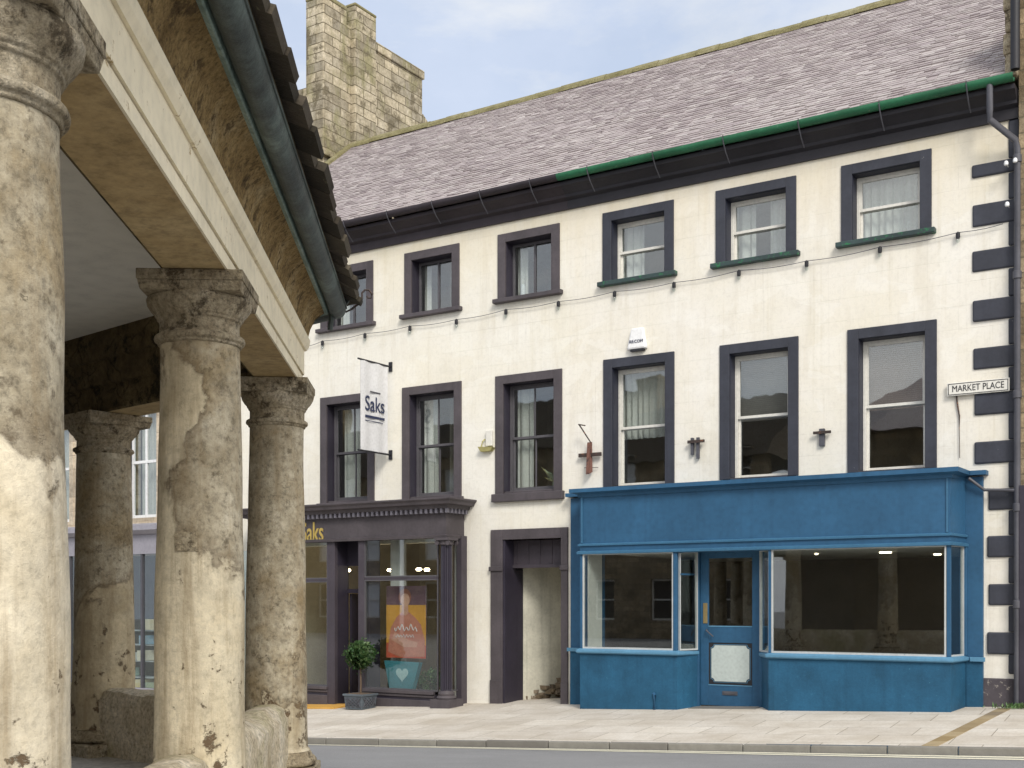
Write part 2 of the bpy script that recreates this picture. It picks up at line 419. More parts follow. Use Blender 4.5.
M['bands'] = paint('cream_limewash', (.86,.77,.57), .8, .14, wear=(.44,.33,.18), wearamt=.045, streak=.12, bump=.6, scale=2.5)
M['ceil'] = paint('veranda_ceiling', (.83,.80,.72), .9, .05, scale=1)
M['lead'] = stone('verdigris_gutter', ((.035,.04,.04),(.08,.10,.095),(.20,.26,.235)), 1.7, .55, .5, dist=.012)
M['lowwall'] = stone('low_wall_stone', ((.34,.27,.17),(.60,.52,.38),(.78,.71,.58)), 2.4, .9, 1., dist=.02, moss=(.36,.33,.18), grit=.7)
M['slate'] = tone_mat('purple_stone_slate', [(.325,.28,.285),(.37,.32,.318),(.395,.348,.345),(.415,.37,.362),(.475,.435,.42)], .9, .22, .6, lich=(.60,.58,.54))
M['crossslate'] = tone_mat('mossy_stone_slate', [(.03,.026,.018),(.07,.055,.04),(.13,.11,.08)], .9, .3, .8, lich=(.22,.20,.12))
M['kerb'] = tone_mat('kerb_stone', [(.17,.16,.145),(.25,.24,.215)], .85, .3, .6)
M['flag'] = None
M['leaf'] = tone_mat('glossy_leaf', [(.015,.055,.012),(.04,.12,.03),(.10,.20,.06),(.20,.30,.12)], .45, .5, .2)
M['bark'] = paint('bark', (.13,.09,.06), .9, .3)
M['planter'] = paint('lead_planter', (.10,.12,.14), .55, .2, bump=.5)
M['mat'] = paint('ochre_mat', (.60,.33,.07), .9, .15)
M['lamp'] = emit_mat('lamp_glow', (1,.80,.52), 30)
M['frame'] = paint('pale_frame', (.50,.52,.52), .5, .15, wear=(.25,.3,.33), wearamt=.02)
M['lamp_dim'] = emit_mat('strip_lamp_glow', (1,.86,.6), 7)
M['linepaint'] = paint('pale_yellow_line', (.80,.76,.60), .75, .10, wear=(.42,.41,.38), wearamt=.01)

def flags_mat():
    m, nt, out = newmat('sandstone_flags'); g = G(nt); v = g.pos()
    mp = g.n('ShaderNodeMapping'); mp.inputs['Rotation'].default_value = (0,0,R(-4)); g.l(v, mp.inputs[0])
    bt = g.n('ShaderNodeTexBrick'); g.l(mp.outputs[0], bt.inputs['Vector'])
    bt.offset = .42; bt.inputs['Scale'].default_value = 1; bt.inputs['Brick Width'].default_value = 1.02; bt.inputs['Row Height'].default_value = .74
    bt.inputs['Mortar Size'].default_value = .008; bt.inputs['Mortar Smooth'].default_value = .4
    bt.inputs['Color1'].default_value = (.88,.86,.84,1); bt.inputs['Color2'].default_value = (1.08,1.07,1.05,1); bt.inputs['Mortar'].default_value = (.6,.6,.6,1)
    a = g.noise(v, 1.3, 8, .65); f = g.noise(v, 24, 6, .7)
    c = g.ramp(a, [(.3,(.52,.47,.40)),(.5,(.62,.575,.51)),(.7,(.70,.665,.61))])
    c = g.mix(.8, c, bt.outputs['Color'], 'MULTIPLY')
    c = g.mix(g.math('MULTIPLY', g.ramp(f, [(.45,0),(.7,1)]), .4), c, (.34,.29,.22))
    c = g.mix(g.math('MULTIPLY', bt.outputs['Fac'], .6), c, (.22,.18,.12))
    sp = g.noise(v, 7, 8, .8); c = g.mix(g.ramp(sp, [(.66,0),(.71,.6)]), c, (.22,.19,.15))
    bl = g.noise(v, .9, 6, .6, .5); c = g.mix(g.math('MULTIPLY', g.ramp(bl, [(.5,0),(.68,1)]), .4), c, (.42,.36,.28))
    gm = g.n('ShaderNodeTexVoronoi'); gm.inputs['Scale'].default_value = 2.6; g.l(v, gm.inputs['Vector'])
    c = g.mix(g.ramp(gm.outputs['Distance'], [(.05,.45),(.075,0)]), c, (.25,.23,.20))
    h = g.math('SUBTRACT', g.math('MULTIPLY', f, .3), g.math('MULTIPLY', bt.outputs['Fac'], .8))
    g.finish(out, c, .85, g.bump(h, .5, .012), .3); return m
M['flag'] = flags_mat()
def asphalt_mat():
    m, nt, out = newmat('worn_asphalt'); g = G(nt); v = g.pos()
    a = g.noise(v, .7, 7, .6); f = g.noise(v, 60, 4, .7); vo = g.n('ShaderNodeTexVoronoi'); vo.inputs['Scale'].default_value = 75; g.l(v, vo.inputs['Vector'])
    c = g.ramp(a, [(.3,(.24,.238,.24)),(.7,(.32,.318,.322))])
    c = g.mix(g.math('MULTIPLY', g.ramp(f, [(.4,0),(.62,1)]), .5), c, (.43,.425,.42))
    c = g.mix(g.math('MULTIPLY', g.ramp(vo.outputs['Distance'], [(.1,0),(.5,1)]), .35), c, (.10,.10,.10))
    g.finish(out, c, .88, g.bump(f, .6, .01), .3); return m
M['asphalt'] = asphalt_mat()

# ------------------------------------------------------------------ ground
def pave(x, y):
    xx = max(-40, min(14, x))
    return -.096+.04*(xx+4.32)+.05*(y-19.4)
def yk(x): return 15.15+(x+13.7)*.068
def kz(x): return pave(x, yk(x))
def roadz(x, off):                       # off = metres from the kerb face towards the market cross
    y = yk(x)-off
    w = max(0, min(1, (y-7.0)/(yk(x)-7.0)))
    return w*(kz(x)-.11)+(1-w)*(-.02)
XS = [-150,-90,-60]+[x*1.0 for x in range(-45,26)]+[40,80,150]
mb = MB(); rows = [-.15,.7,1.6,3,4.6,6.2,7.6,8.5,10,14,30,60,160]
nx = len(XS); vs = []
for off in rows:
    for x in XS: vs.append((x, yk(x)-off, roadz(x, max(off,0)) if off > 0 else roadz(x,0)+ (roadz(x,0)-roadz(x,.7))*.15/.7))
fs = [(r*nx+i, r*nx+i+1, (r+1)*nx+i+1, (r+1)*nx+i) for r in range(len(rows)-1) for i in range(nx-1)]
mb.add(vs, fs); tag(mb.build('road', M['asphalt'], smooth=True), kind='structure')
mb = MB(); vs = []
prow = [.0, 2.4, 5.2, 60]
for off in prow:
    for x in XS: vs.append((x, yk(x)+.055+off, pave(x, yk(x)+.055+min(off,5.2))))
mb.add(vs, [(r*nx+i, r*nx+i+1, (r+1)*nx+i+1, (r+1)*nx+i) for r in range(3) for i in range(nx-1)])
tag(mb.build('pavement', M['flag']), kind='structure')
mb = MB(); x = -45.0                      # kerbstones
while x < 20:
    L = random.uniform(.85,1.15); a, b = x+.006, x+L-.006; dz = random.uniform(-.006,.006)
    v = []
    for zoff in (-.2, .002+dz):
        for (xx, o) in ((a,0),(b,0),(b,.06),(a,.06)): v.append((xx, yk(xx)+o, kz(xx)+zoff+(.001 if o else -.004)))
    mb.hexa(v); x += L
tag(mb.build('kerb', M['kerb'], bevel=.015), kind='structure')
for o0, wd0 in ((.04,.20),(.34,.20)):
    mb = MB(); xs = [x for x in XS if -45 <= x <= 25]; vs = []
    for o in (o0, o0+wd0):
        for x in xs: vs.append((x, yk(x)-o, roadz(x,0)+(roadz(x,.7)-roadz(x,0))*o/.7+.005))
    n = len(xs); mb.add(vs, [(i,i+1,n+i+1,n+i) for i in range(n-1)])
    tag(mb.build('road_line', M['linepaint']), kind='structure')
# drainage channel across the pavement
p0 = (fx(1003,19.6), 19.75); p1 = (fx(930,15.9), yk(fx(930,15.9))+.02)
mb = MB(); d = Vector((p1[0]-p0[0], p1[1]-p0[1])).normalized(); nrm = Vector((d.y,-d.x))
for k in range(9):
    a = Vector(p0)+(Vector(p1)-Vector(p0))*(k/9); b = Vector(p0)+(Vector(p1)-Vector(p0))*((k+.97)/9)
    v = []
    for dz in (-.03,.006):
        for q in (a+nrm*.1, b+nrm*.1, b-nrm*.1, a-nrm*.1): v.append((q.x,q.y,pave(q.x,q.y)+dz))
    mb.hexa(v, 0, random.random())
tag(mb.build('drain_channel', tone_mat('ochre_channel', [(.30,.22,.11),(.42,.33,.20),(.22,.18,.13)])), kind='structure')

# ------------------------------------------------------------------ building helpers
D = 20.0
def wall_with_holes(mb, x0, x1, z0, z1, holes, y0, y1):
    xs = sorted({x0,x1,*[h[0] for h in holes],*[h[1] for h in holes]}); zs = sorted({z0,z1,*[h[2] for h in holes],*[h[3] for h in holes]})
    xs = [x for x in xs if x0 <= x <= x1]; zs = [z for z in zs if z0 <= z <= z1]
    for y, in ((y0,),(y1,)):
        for i in range(len(xs)-1):
            for j in range(len(zs)-1):
                cx, cz = (xs[i]+xs[i+1])/2, (zs[j]+zs[j+1])/2
                if any(h[0]<cx<h[1] and h[2]<cz<h[3] for h in holes): continue
                mb.quad((xs[i],y,zs[j]),(xs[i+1],y,zs[j]),(xs[i+1],y,zs[j+1]),(xs[i],y,zs[j+1]))
    for h in holes:
        a,b,c,d = h
        mb.quad((a,y0,c),(a,y1,c),(a,y1,d),(a,y0,d)); mb.quad((b,y0,c),(b,y1,c),(b,y1,d),(b,y0,d))
        mb.quad((a,y0,d),(b,y0,d),(b,y1,d),(a,y1,d)); mb.quad((a,y0,c),(b,y0,c),(b,y1,c),(a,y1,c))

def curtain_mb(x0, x1, y, z0, z1, folds=9, amp=.03):
    mb = MB(); n = folds*6; vs = []
    for k in range(n+1):
        x = x0+(x1-x0)*k/n; yy = y+amp*math.sin(k/6*2*math.pi+math.sin(k*.7)*.6)
        vs += [(x,yy,z0),(x,yy,z1)]
    mb.add(vs, [(2*k,2*k+2,2*k+3,2*k+1) for k in range(n)]); return mb

def sash_window(root, o, trim, sashm, style, sill=True, sillm=None, curtain=None, blind=None, lbl=None, vbar=False):
    """o = outer surround rect (x0,x1,z0,z1), surround fits on the wall face"""
    x0,x1,z0,z1 = o; w = .185; tp = .17; fy = D-.03; ry = D+.23
    ix0, ix1, iz1 = x0+w, x1-w, z1-tp; iz0 = z0+(.0 if sill else .0)
    mb = MB()
    mb.box(x0,ix0,fy,ry+.1,z0,z1); mb.box(ix1,x1,fy,ry+.1,z0,z1); mb.box(ix0,ix1,fy,ry+.1,iz1,z1)
    win = mb.build('window', trim, root, bevel=.006)
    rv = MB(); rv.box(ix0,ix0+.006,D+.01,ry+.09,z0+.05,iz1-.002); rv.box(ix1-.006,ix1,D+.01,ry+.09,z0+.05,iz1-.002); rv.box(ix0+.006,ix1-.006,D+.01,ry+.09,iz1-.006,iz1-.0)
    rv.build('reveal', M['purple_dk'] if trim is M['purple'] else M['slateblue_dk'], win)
    ix0 += .004; ix1 -= .004; iz1 -= .004
    if lbl: win['label'] = lbl
    s = MB()
    if sill == 'heavy': s.box(x0-.05,x1+.05,D-.10,ry+.08,z0-.16,z0+.0); s.box(ix0+.002,ix1-.002,D+.02,ry+.05,z0,z0+.05)
    elif sill: s.box(x0-.07,x1+.07,D-.12,ry+.08,z0-.085,z0)
    else: s.box(ix0+.002,ix1-.002,D-.02,ry+.05,z0-.06,z0+.02)
    s.build('sill', sillm or trim, win, bevel=.012)
    # sashes
    b = iz0+(.05 if sill == 'heavy' else .0)+.004; t = iz1-.004; a, c = ix0+.004, ix1-.004
    fr = MB(); st = .05; md = (b+t)/2 if style != 'low' else b+(t-b)*.5
    if style == 'casement':               # two upright lights
        fr.box(a,a+st,ry,ry+.05,b,t); fr.box(c-st,c,ry,ry+.05,b,t); fr.box(a+st,c-st,ry,ry+.05,t-.06,t); fr.box(a+st,c-st,ry,ry+.05,b,b+.06)
        m_ = (a+c)/2; fr.box(m_-.022,m_+.022,ry+.002,ry+.048,b+.06,t-.06)
        panes = [(a+st,m_-.022,b+.06,t-.06,ry+.025),(m_+.022,c-st,b+.06,t-.06,ry+.027)]
    else:
        fr.box(a,a+st,ry-.01,ry+.09,b,t); fr.box(c-st,c,ry-.01,ry+.09,b,t)                # box frame
        fr.box(a+st,c-st,ry-.008,ry+.088,t-.045,t)
        u0, u1 = a+st, c-st
        fr.box(u0,u1,ry,ry+.04,md-.02,md+.03); fr.box(u0,u1,ry,ry+.04,t-.09,t-.045)
        fr.box(u0,u0+.04,ry,ry+.04,md+.03,t-.09); fr.box(u1-.04,u1,ry,ry+.04,md+.03,t-.09)
        fr.box(u0,u1,ry+.045,ry+.085,b,b+.085); fr.box(u0,u1,ry+.045,ry+.085,md-.03,md+.015)
        fr.box(u0,u0+.04,ry+.045,ry+.085,b+.085,md-.03); fr.box(u1-.04,u1,ry+.045,ry+.085,b+.085,md-.03)
        panes = []
        if vbar:
            m_ = (u0+u1)/2
            fr.box(m_-.014,m_+.014,ry+.004,ry+.036,md+.03,t-.09); fr.box(m_-.014,m_+.014,ry+.049,ry+.081,b+.085,md-.03)
            for (p0_,p1_) in ((u0+.04,m_-.014),(m_+.014,u1-.04)):
                panes += [(p0_,p1_,md+.03,t-.09,ry+.02),(p0_,p1_,b+.085,md-.03,ry+.065)]
        else: panes = [(u0+.04,u1-.04,md+.03,t-.09,ry+.02),(u0+.04,u1-.04,b+.085,md-.03,ry+.065)]
    fr.build('sash', sashm, win, bevel=.004)
    for (p0_,p1_,q0,q1,y) in panes:
        p = MB(); p.box(p0_-.003,p1_+.003,y-.002,y+.002,q0-.003,q1+.003); p.build('pane', M['glass'], win)
    if curtain:
        for (f0,f1,dz) in curtain:
            curtain_mb(ix0+(ix1-ix0)*f0, ix0+(ix1-ix0)*f1, ry+.22, b+dz*(t-b), t, max(2,int(9*(f1-f0)))).build('curtain', M['curtain'], win, smooth=True)
    if blind:
        z_lo = t-(t-b)*blind[0]; bl = MB(); z = t
        while z > z_lo:
            bl.add([(ix0+.03,ry+.14,z),(ix1-.03,ry+.14,z),(ix1-.03,ry+.150,z-.030),(ix0+.03,ry+.150,z-.030)], [(0,1,2,3)]); z -= .034
        bl.build('blind', blind[1], win)
    return (ix0,ix1,z0,iz1)

def rect(pl, pr, ytl, ytr, ybl, ybr):
    x0, x1 = fx(pl), fx(pr)
    z1 = (fz(pl,ytl)+fz(pr,ytr))/2; z0 = (fz(pl,ybl)+fz(pr,ybr))/2
    return (x0,x1,z0,z1)
def hole(o): return (o[0]+.05,o[1]-.05,o[2]-.01 if True else 0,o[3]-.05)

XL_, XM, XR_ = -20.75, fx(569), fx(1020)
ZE = 9.13     # underside of the eaves on the wall
house_l = thing('terraced_house', (-16,20,-.5), 'cream rendered house with aubergine window surrounds and a dark salon shopfront', 'house')
house_r = thing('terraced_house', (-7.3,20,-.2), 'ivory rendered house with slate blue window surrounds above the blue shopfront', 'house')

top_l = [rect(321,373.5,270,263,331,324), rect(404.9,459.7,255,244,316,307.5), rect(498.2,560,235.3,224,300,290)]
top_r = [rect(603,674,212.5,199.3,283,271), rect(716,796.5,189.8,175.8,263,252), rect(841.4,931.8,165.8,146.8,243,226)]
fst_l = [rect(320.8,374.7,398.5,392,504,499), rect(402.6,461.8,388,381,500,496), rect(495.8,562.4,376.5,368.2,497.5,489)]
fst_r = [rect(603.8,674.6,360.5,351,489,484), rect(720,798.7,345,336.8,480,474), rect(847.7,937,330,320,473,467.5)]
def level(rs):
    z0 = sum(r[2] for r in rs)/len(rs); z1 = sum(r[3] for r in rs)/len(rs)
    return [(r[0],r[1],z0*.6+r[2]*.4,z1*.6+r[3]*.4) for r in rs]
allt = level(top_l+top_r); top_l, top_r = allt[:3], allt[3:]
fst_l = level(fst_l); fst_r = level(fst_r)
# doorway of the aubergine house
dx0, dx1 = fx(491,19.97), XM+.02; dz1 = fz(492,530,19.97); dg = pave(dx0,20)
ox0, ox1 = fx(503.5), fx(562); oz1 = fz(503,540)
blue_hole = (fx(590),fx(968),pave(-11,20)-.3,fz(760,547,19.5))
YS = 19.35                                   # front plane of the salon shopfront
sal_x0, sal_x1 = fx(250,YS), fx(446,YS)
wl = MB(); holes = [hole(r) for r in top_l+fst_l]
holes += [(ox0-.0,ox1,dg-.3,oz1+.0)]
sal_top = fz(400,541,YS)
holes += [(sal_x0+.3,sal_x1-.25,pave(sal_x0,20)-.3,sal_top)]
wall_with_holes(wl, XL_, XM, -1.6, ZE+.45, holes, D, D+.42)
wl.build('wall', M['wall_l'], house_l)
wr = MB(); holes = [hole(r) for r in top_r+fst_r]+[blue_hole]
wall_with_holes(wr, XM, XR_, -1.6, ZE+.45, holes, D, D+.42)
wr.build('wall', M['wall_r'], house_r)

# windows
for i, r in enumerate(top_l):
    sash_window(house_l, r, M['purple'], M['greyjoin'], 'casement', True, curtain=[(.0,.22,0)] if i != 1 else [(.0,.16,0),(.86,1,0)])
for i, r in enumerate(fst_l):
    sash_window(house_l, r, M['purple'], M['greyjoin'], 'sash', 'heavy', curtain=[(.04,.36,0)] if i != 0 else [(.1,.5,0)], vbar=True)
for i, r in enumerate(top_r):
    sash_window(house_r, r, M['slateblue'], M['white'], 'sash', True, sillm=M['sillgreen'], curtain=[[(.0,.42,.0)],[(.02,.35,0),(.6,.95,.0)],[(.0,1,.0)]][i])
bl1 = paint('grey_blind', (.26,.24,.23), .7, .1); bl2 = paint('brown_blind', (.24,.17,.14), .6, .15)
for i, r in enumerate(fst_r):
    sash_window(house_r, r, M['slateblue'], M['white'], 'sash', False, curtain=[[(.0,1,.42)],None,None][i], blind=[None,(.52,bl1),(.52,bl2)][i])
# string of pale stain inside the last window: torn net
tn = MB(); r = fst_r[2]; cx = r[0]+(r[1]-r[0])*.66
tn.add([(cx-.1,D+.5,r[3]-.22),(cx+.09,D+.5,r[3]-.2),(cx+.07,D+.52,r[3]-.7),(cx+.05,D+.5,r[3]-1.2),(cx-.01,D+.5,r[3]-1.2),(cx-.04,D+.52,r[3]-.7)], [(0,1,2,3,4,5)])
o = tn.build('torn_net_curtain', M['curtain']); tag(o, 'torn strip of white net hanging behind the blind of the window nearest the corner', 'net curtain')

# interiors (rooms behind the glass)
def room(root, x0, x1, z0, z1, mat, y0=D+.42, y1=D+4.2, name='room', floorm=None):
    m = MB()
    m.quad((x0,y1,z0),(x1,y1,z0),(x1,y1,z1),(x0,y1,z1)); m.quad((x0,y0,z0),(x0,y1,z0),(x0,y1,z1),(x0,y0,z1))
    m.quad((x1,y0,z0),(x1,y1,z0),(x1,y1,z1),(x1,y0,z1)); m.quad((x0,y0,z1),(x1,y0,z1),(x1,y1,z1),(x0,y1,z1))
    m.quad((x0,y0,z0),(x1,y0,z0),(x1,y1,z0),(x0,y1,z0), 1)
    return m.build(name, [mat, floorm or M['floorb']], root)
z1f = 3.35; z2f = 6.35
for (x0,x1,rt) in ((XL_+.3,-14.6,house_l),(-14.5,XM-.1,house_l),(XM+.05,-7.3,house_r),(-7.2,XR_-.1,house_r)):
    room(rt, x0, x1, z1f, z2f-.1, M['interior']); room(rt, x0, x1, z2f, ZE+.3, M['interior'])
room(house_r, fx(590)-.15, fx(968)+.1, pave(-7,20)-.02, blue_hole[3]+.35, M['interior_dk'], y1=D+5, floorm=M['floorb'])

# ------------------------------------------------------------------ eaves, gutters, roofs
YG = 19.52
zr_e, yr_e = 9.60, 19.56
YR, = (24.6,); ZR = EYE+.492*YR
def eaves(root, x0, x1, m_c, m_g, nb, brm):
    c = MB(); prof = [(0,ZE),(.05,ZE),(.055,ZE+.16),(.14,ZE+.2),(.15,ZE+.25),(.27,ZE+.33),(.34,ZE+.36),(.34,ZE+.43),(0,ZE+.43)]
    c.sweep(prof, [(x0,D),(x1,D)]); c.build('cornice', m_c, root)
    g = MB(); pr = []
    for k in range(9):
        w = math.pi+math.pi*k/8; pr.append((.42+.085*math.cos(w), ZE+.52+.085*math.sin(w)))
    pr += [(.50,ZE+.545),(.485,ZE+.545)]+[(.42+.07*math.cos(2*math.pi-math.pi*k/8), ZE+.52+.07*math.sin(2*math.pi-math.pi*k/8)) for k in range(9)]
    g.sweep(pr, [(x0,D),(x1,D)]); gut = g.build('gutter', m_g, root, smooth=True)
    n = 1
    for k in range(nb):
        x = x0+(x1-x0)*(k+.5)/nb; b = MB()
        b.tube([(x,D-.505,ZE+.56),(x,D-.52,ZE+.5),(x,D-.47,ZE+.42),(x,D-.37,ZE+.3),(x,D-.20,ZE+.17)], .011, 6)
        b.build('bracket', brm, gut)
eaves(house_l, XL_, XM-.003, M['blackpurple'], M['blackpurple'], 8, M['pipe'])
eaves(house_r, XM, XR_-.02, M['black'], M['green'], 6, M['pipe'])

def slates(mb, A, B, C, Dp, rows, width, thick=.018, jit=.012, miss=0):
    """A,B eaves left/right; Dp,C top left/right; overlapping slates as individual tilted slabs"""
    A,B,C,Dp = map(Vector,(A,B,C,Dp)); nrm = (B-A).cross(Dp-A).normalized()
    for r in range(rows):
        f0, f1 = r/rows, (r+1.35)/rows
        L0, R0 = A.lerp(Dp,f0), B.lerp(C,f0); L1, R1 = A.lerp(Dp,min(1.0,f1)), B.lerp(C,min(1.0,f1))
        ln = (R0-L0).length; s = -random.random()*width
        while s < ln:
            w = width*random.uniform(.7,1.35); a, b = max(0,s), min(ln,s+w-.006); s += w
            if b-a < .03: continue
            j = random.uniform(-jit,jit); lift = thick*random.uniform(.85,1.5)
            if random.random() < .006: j += random.uniform(.03,.07)
            sag = Vector((0,0,.035*mnoise.noise(Vector(((L0.x+a)*.35,r*.09,0)))))
            dn = (A-Dp).normalized()*j
            p = [L0+(R0-L0)*(a/ln)+dn+sag, L0+(R0-L0)*(b/ln)+dn+sag, L1+(R1-L1)*(b/ln)+sag, L1+(R1-L1)*(a/ln)+sag]
            lo = [p[0]+nrm*lift*.35, p[1]+nrm*lift*.35, p[2]-nrm*.004, p[3]-nrm*.004]
            hi = [p[0]+nrm*lift*1.5, p[1]+nrm*lift*1.5, p[2]+nrm*(.012), p[3]+nrm*(.012)]
            mb.hexa(lo+hi)
def roof(root, x0, x1, ridge_seg):
    m = MB(); slates(m, (x0,yr_e,zr_e), (x1,yr_e,zr_e), (x1,YR,ZR), (x0,YR,ZR), 56, .19)
    rf = m.build('roof', M['slate'], root)
    b = MB(); sl_ = (ZR-zr_e)/(YR-yr_e); ye_ = yr_e+.32; ze_ = zr_e+.32*sl_; b.hexa([(x0,ye_,ze_-.12),(x1,ye_,ze_-.12),(x1,YR,ZR-.12),(x0,YR,ZR-.12),(x0,ye_,ze_-.03),(x1,ye_,ze_-.03),(x1,YR,ZR-.03),(x0,YR,ZR-.03)])
    b.add([(x0,YR,ZR),(x1,YR,ZR),(x1,YR+5,zr_e),(x0,YR+5,zr_e)], [(0,1,2,3)]); b.build('roof_deck', M['slate'], root)
    c = MB(); x = x0
    while x < x1-.02:
        L = min(random.uniform(.5,.75), x1-x); z = ZR+random.uniform(-.012,.012)
        c.prism([(x+.004,YR-.17,z-.08),(x+.004,YR-.15,z+.0),(x+.004,YR-.03,z+.11),(x+.004,YR+.03,z+.11),(x+.004,YR+.17,z-.05)], (L-.008,0,0)); x += L
    c.build('ridge', M['ridge'], rf)
    return rf
rl = roof(house_l, XL_, XM, 14); rr = roof(house_r, XM+.002, fx(1003,19.56), 12)
# left verge coping
v = MB(); v.hexa([(XL_-.16,yr_e,zr_e+.0),(XL_+.06,yr_e,zr_e+.0),(XL_+.06,YR,ZR+.0),(XL_-.16,YR,ZR+.0),(XL_-.16,yr_e,zr_e+.1),(XL_+.06,yr_e,zr_e+.1),(XL_+.06,YR,ZR+.1),(XL_-.16,YR,ZR+.1)])
v.build('verge_coping', M['ridge'], house_l)
# gable ends and back wall so the houses are solid
for (x, rt, mt) in ((XL_+.02,house_l,M['rubble']),(XR_-.04,house_r,M['rubble'])):
    g_ = MB(); g_.prism([(x,D+.43,-1.6),(x,YR+5,-1.6),(x,YR+5,zr_e-.1),(x,YR,ZR-.15),(x,D+.43,zr_e+.15)], (.02,0,0)); g_.build('gable_wall', mt, rt)
for (a,b,rt) in ((XL_,XM,house_l),(XM,XR_,house_r)):
    g_ = MB(); g_.box(a+.02,b-.02,YR+4.8,YR+5,-1.6,zr_e-.05); g_.build('rear_wall', M['rubble'], rt)

# quoins on the right corner
q = MB(); zb = pave(-4,20)
levels = [(7.05+.745*k) for k in range(-10,3)]
zlist = [fz(972,p) for p in (206,252,301,349,394,442.5)]
for i in range(-2, 7):
    pass
tops = [fz(971,166)]+[fz(971,p) for p in (206,252,301.5,349,394,442.5)]+[fz(988,p) for p in (489,536,584,632)]
for i, t in enumerate(tops):
    xl = fx(971.5+i*.5) if i < 7 else fx(988); h = .34 if i else .21
    q.box(xl+random.uniform(-.01,.01), XR_, D-.035+random.uniform(-.012,.006), D+.1, t-h+random.uniform(-.012,.012), t-.002)
    nxt = tops[i+1] if i+1 < len(tops) else .47
    q.box(fx(1008.5), XR_, D-.028, D+.1, nxt+.004, t-h-.004)
q.box(fx(1008.5), XR_, D-.028, D+.1, tops[0]+.004, ZE)
q.build('quoins', M['slateblue'], house_r, bevel=.025)
q = MB(); q.box(fx(981.5), XR_, D-.045, D+.1, -.6, .40); q.build('plinth', paint('flaking_plinth', (.075,.065,.075), .7, .4, wear=(.30,.27,.24), wearamt=.07, bump=1.), house_r, bevel=.02)

# ------------------------------------------------------------------ blue shopfront
YB = 19.25; YD = 19.80
bx0, bx1 = fx(580,YB), fx(950.5,YB); xa, xb = fx(677,YB), fx(700.5,YD); xc, xd = fx(760.5,YD), fx(768.5,YB)
brx = fx(966,19.93)
zc1 = fz(760,478,19.1); zc0 = fz(760,482.2,19.1); zf1 = fz(760,486,YB); zf0 = fz(760,541,YB); zh = fz(760,549.5,YB); zfm = zf0; zf0 = zh+.01
zs1 = (fz(630,648.5,YB)+fz(860,656,YB))/2; zs0 = zs1-.09
def gz(x,y): return pave(x,y)-.02
sf = MB()
# pilasters against the wall at both ends
plx0, plx1 = fx(570.5,19.9), bx0+.02
prx0, prx1 = brx, fx(983,19.93)
# upright posts
for (px_, w_) in ((bx0,.05),(bx1-.06,.06)): sf.box(px_, px_+w_, YB, YB+.07, zs1, zf0)
sf.box(xa-.07, xa, YB-.012, YB+.06, zs1, zf0)
sf.box(xd, xd+.045, YB-.012, YB+.06, zs1, zf0)
sf.box(xb-.055, xb+.0, YD-.08, YD+.05, gz(xb,YD), zf0+.05); sf.box(xc, xc+.055, YD-.08, YD+.05, gz(xb,YD), zf0+.05)
sf.box(brx-.03, brx+.03, 19.85, 19.915, zs1, zf0)
sf.box(bx0+.005, bx0+.055, 19.80, 19.895, zs1, zf0)
sf.box(bx0+.02, bx1-.02, YB+.012, YB+.07, zf0-.03, zf0+.02)
shop = sf.build('shopfront', M['blue'], house_r, bevel=.006)
for a4 in ((plx0, bx0+.12, 19.90, D-.004, -.7, zc0-.02),(prx0-.1, prx1, 19.92, D-.004, -.5, zc0-.02)):
    sp_ = MB(); sp_.box(*a4); sp_.build('pilaster', M['blue'], shop, bevel=.006)
fa = MB()
fa.sweep([(0,zh+.02),(0,zc0),(-.1,zc0),(-.1,zh+.02)], [(bx0,19.98),(bx0,YB),(bx1,YB),(brx,19.915)])
fa.hexa([(bx0+.1,YB+.101,zh+.05),(bx1-.1,YB+.101,zh+.05),(brx-.12,19.99,zh+.05),(bx0+.1,19.99,zh+.05),(bx0+.1,YB+.101,zh+.09),(bx1-.1,YB+.101,zh+.09),(brx-.12,19.99,zh+.09),(bx0+.1,19.99,zh+.09)])
fa.build('fascia', M['blue'], shop)
fm = MB()    # moulded frame lines around the fascia, highlight put into their lighter blue
fm.sweep([(.0,zfm-.005),(.03,zfm-.0),(.035,zfm+.03),(.0,zfm+.045)], [(bx0,19.98),(bx0,YB),(bx1,YB),(brx,19.915)])
fm.sweep([(0,zh-.01),(.045,zh-.005),(.05,zh+.035),(.015,zh+.05),(0,zh+.05)], [(bx0,19.98),(bx0,YB),(bx1,YB),(brx,19.915)])
for xx in (bx0+.035, bx1-.06): fm.box(xx, xx+.025, YB-.02, YB-.001, zfm+.05, zc0-.06)
fm.box(bx0+.06, bx1-.06, YB-.02, YB-.001, zc0-.085, zc0-.06)

fm.build('fascia_moulding', paint('shop_blue_highlight',(.05,.155,.27),.45,.15), shop)
co = MB()
co.sweep([(0,zc0-.09),(.03,zc0-.08),(.04,zc0-.03),(.11,zc0-.005),(.15,zc0+.0),(.15,zc1),(-.02,zc1+.03),(-.75,zc1+.05),(-.75,zc0-.09)][:9], [(bx0+.0,YB),(bx1,YB)])
co.build('cornice_front', M['blue'], shop) if False else None
co = MB()
co.sweep([(-.05,zc0-.09),(.03,zc0-.08),(.04,zc0-.03),(.11,zc0-.005),(.15,zc0),(.15,zc1),(-.05,zc1+.012)], [(bx0,19.99),(bx0,YB),(bx1,YB),(bx1+.02,19.99)])
co.hexa([(bx0+.04,YB+.04,zc0-.05),(bx1-.04,YB+.04,zc0-.05),(bx1-.04,19.995,zc0-.05),(bx0+.04,19.995,zc0-.05),(bx0+.04,YB+.04,zc1+.004),(bx1-.04,YB+.04,zc1+.004),(bx1-.04,19.995,zc1+.03),(bx0+.04,19.995,zc1+.03)])
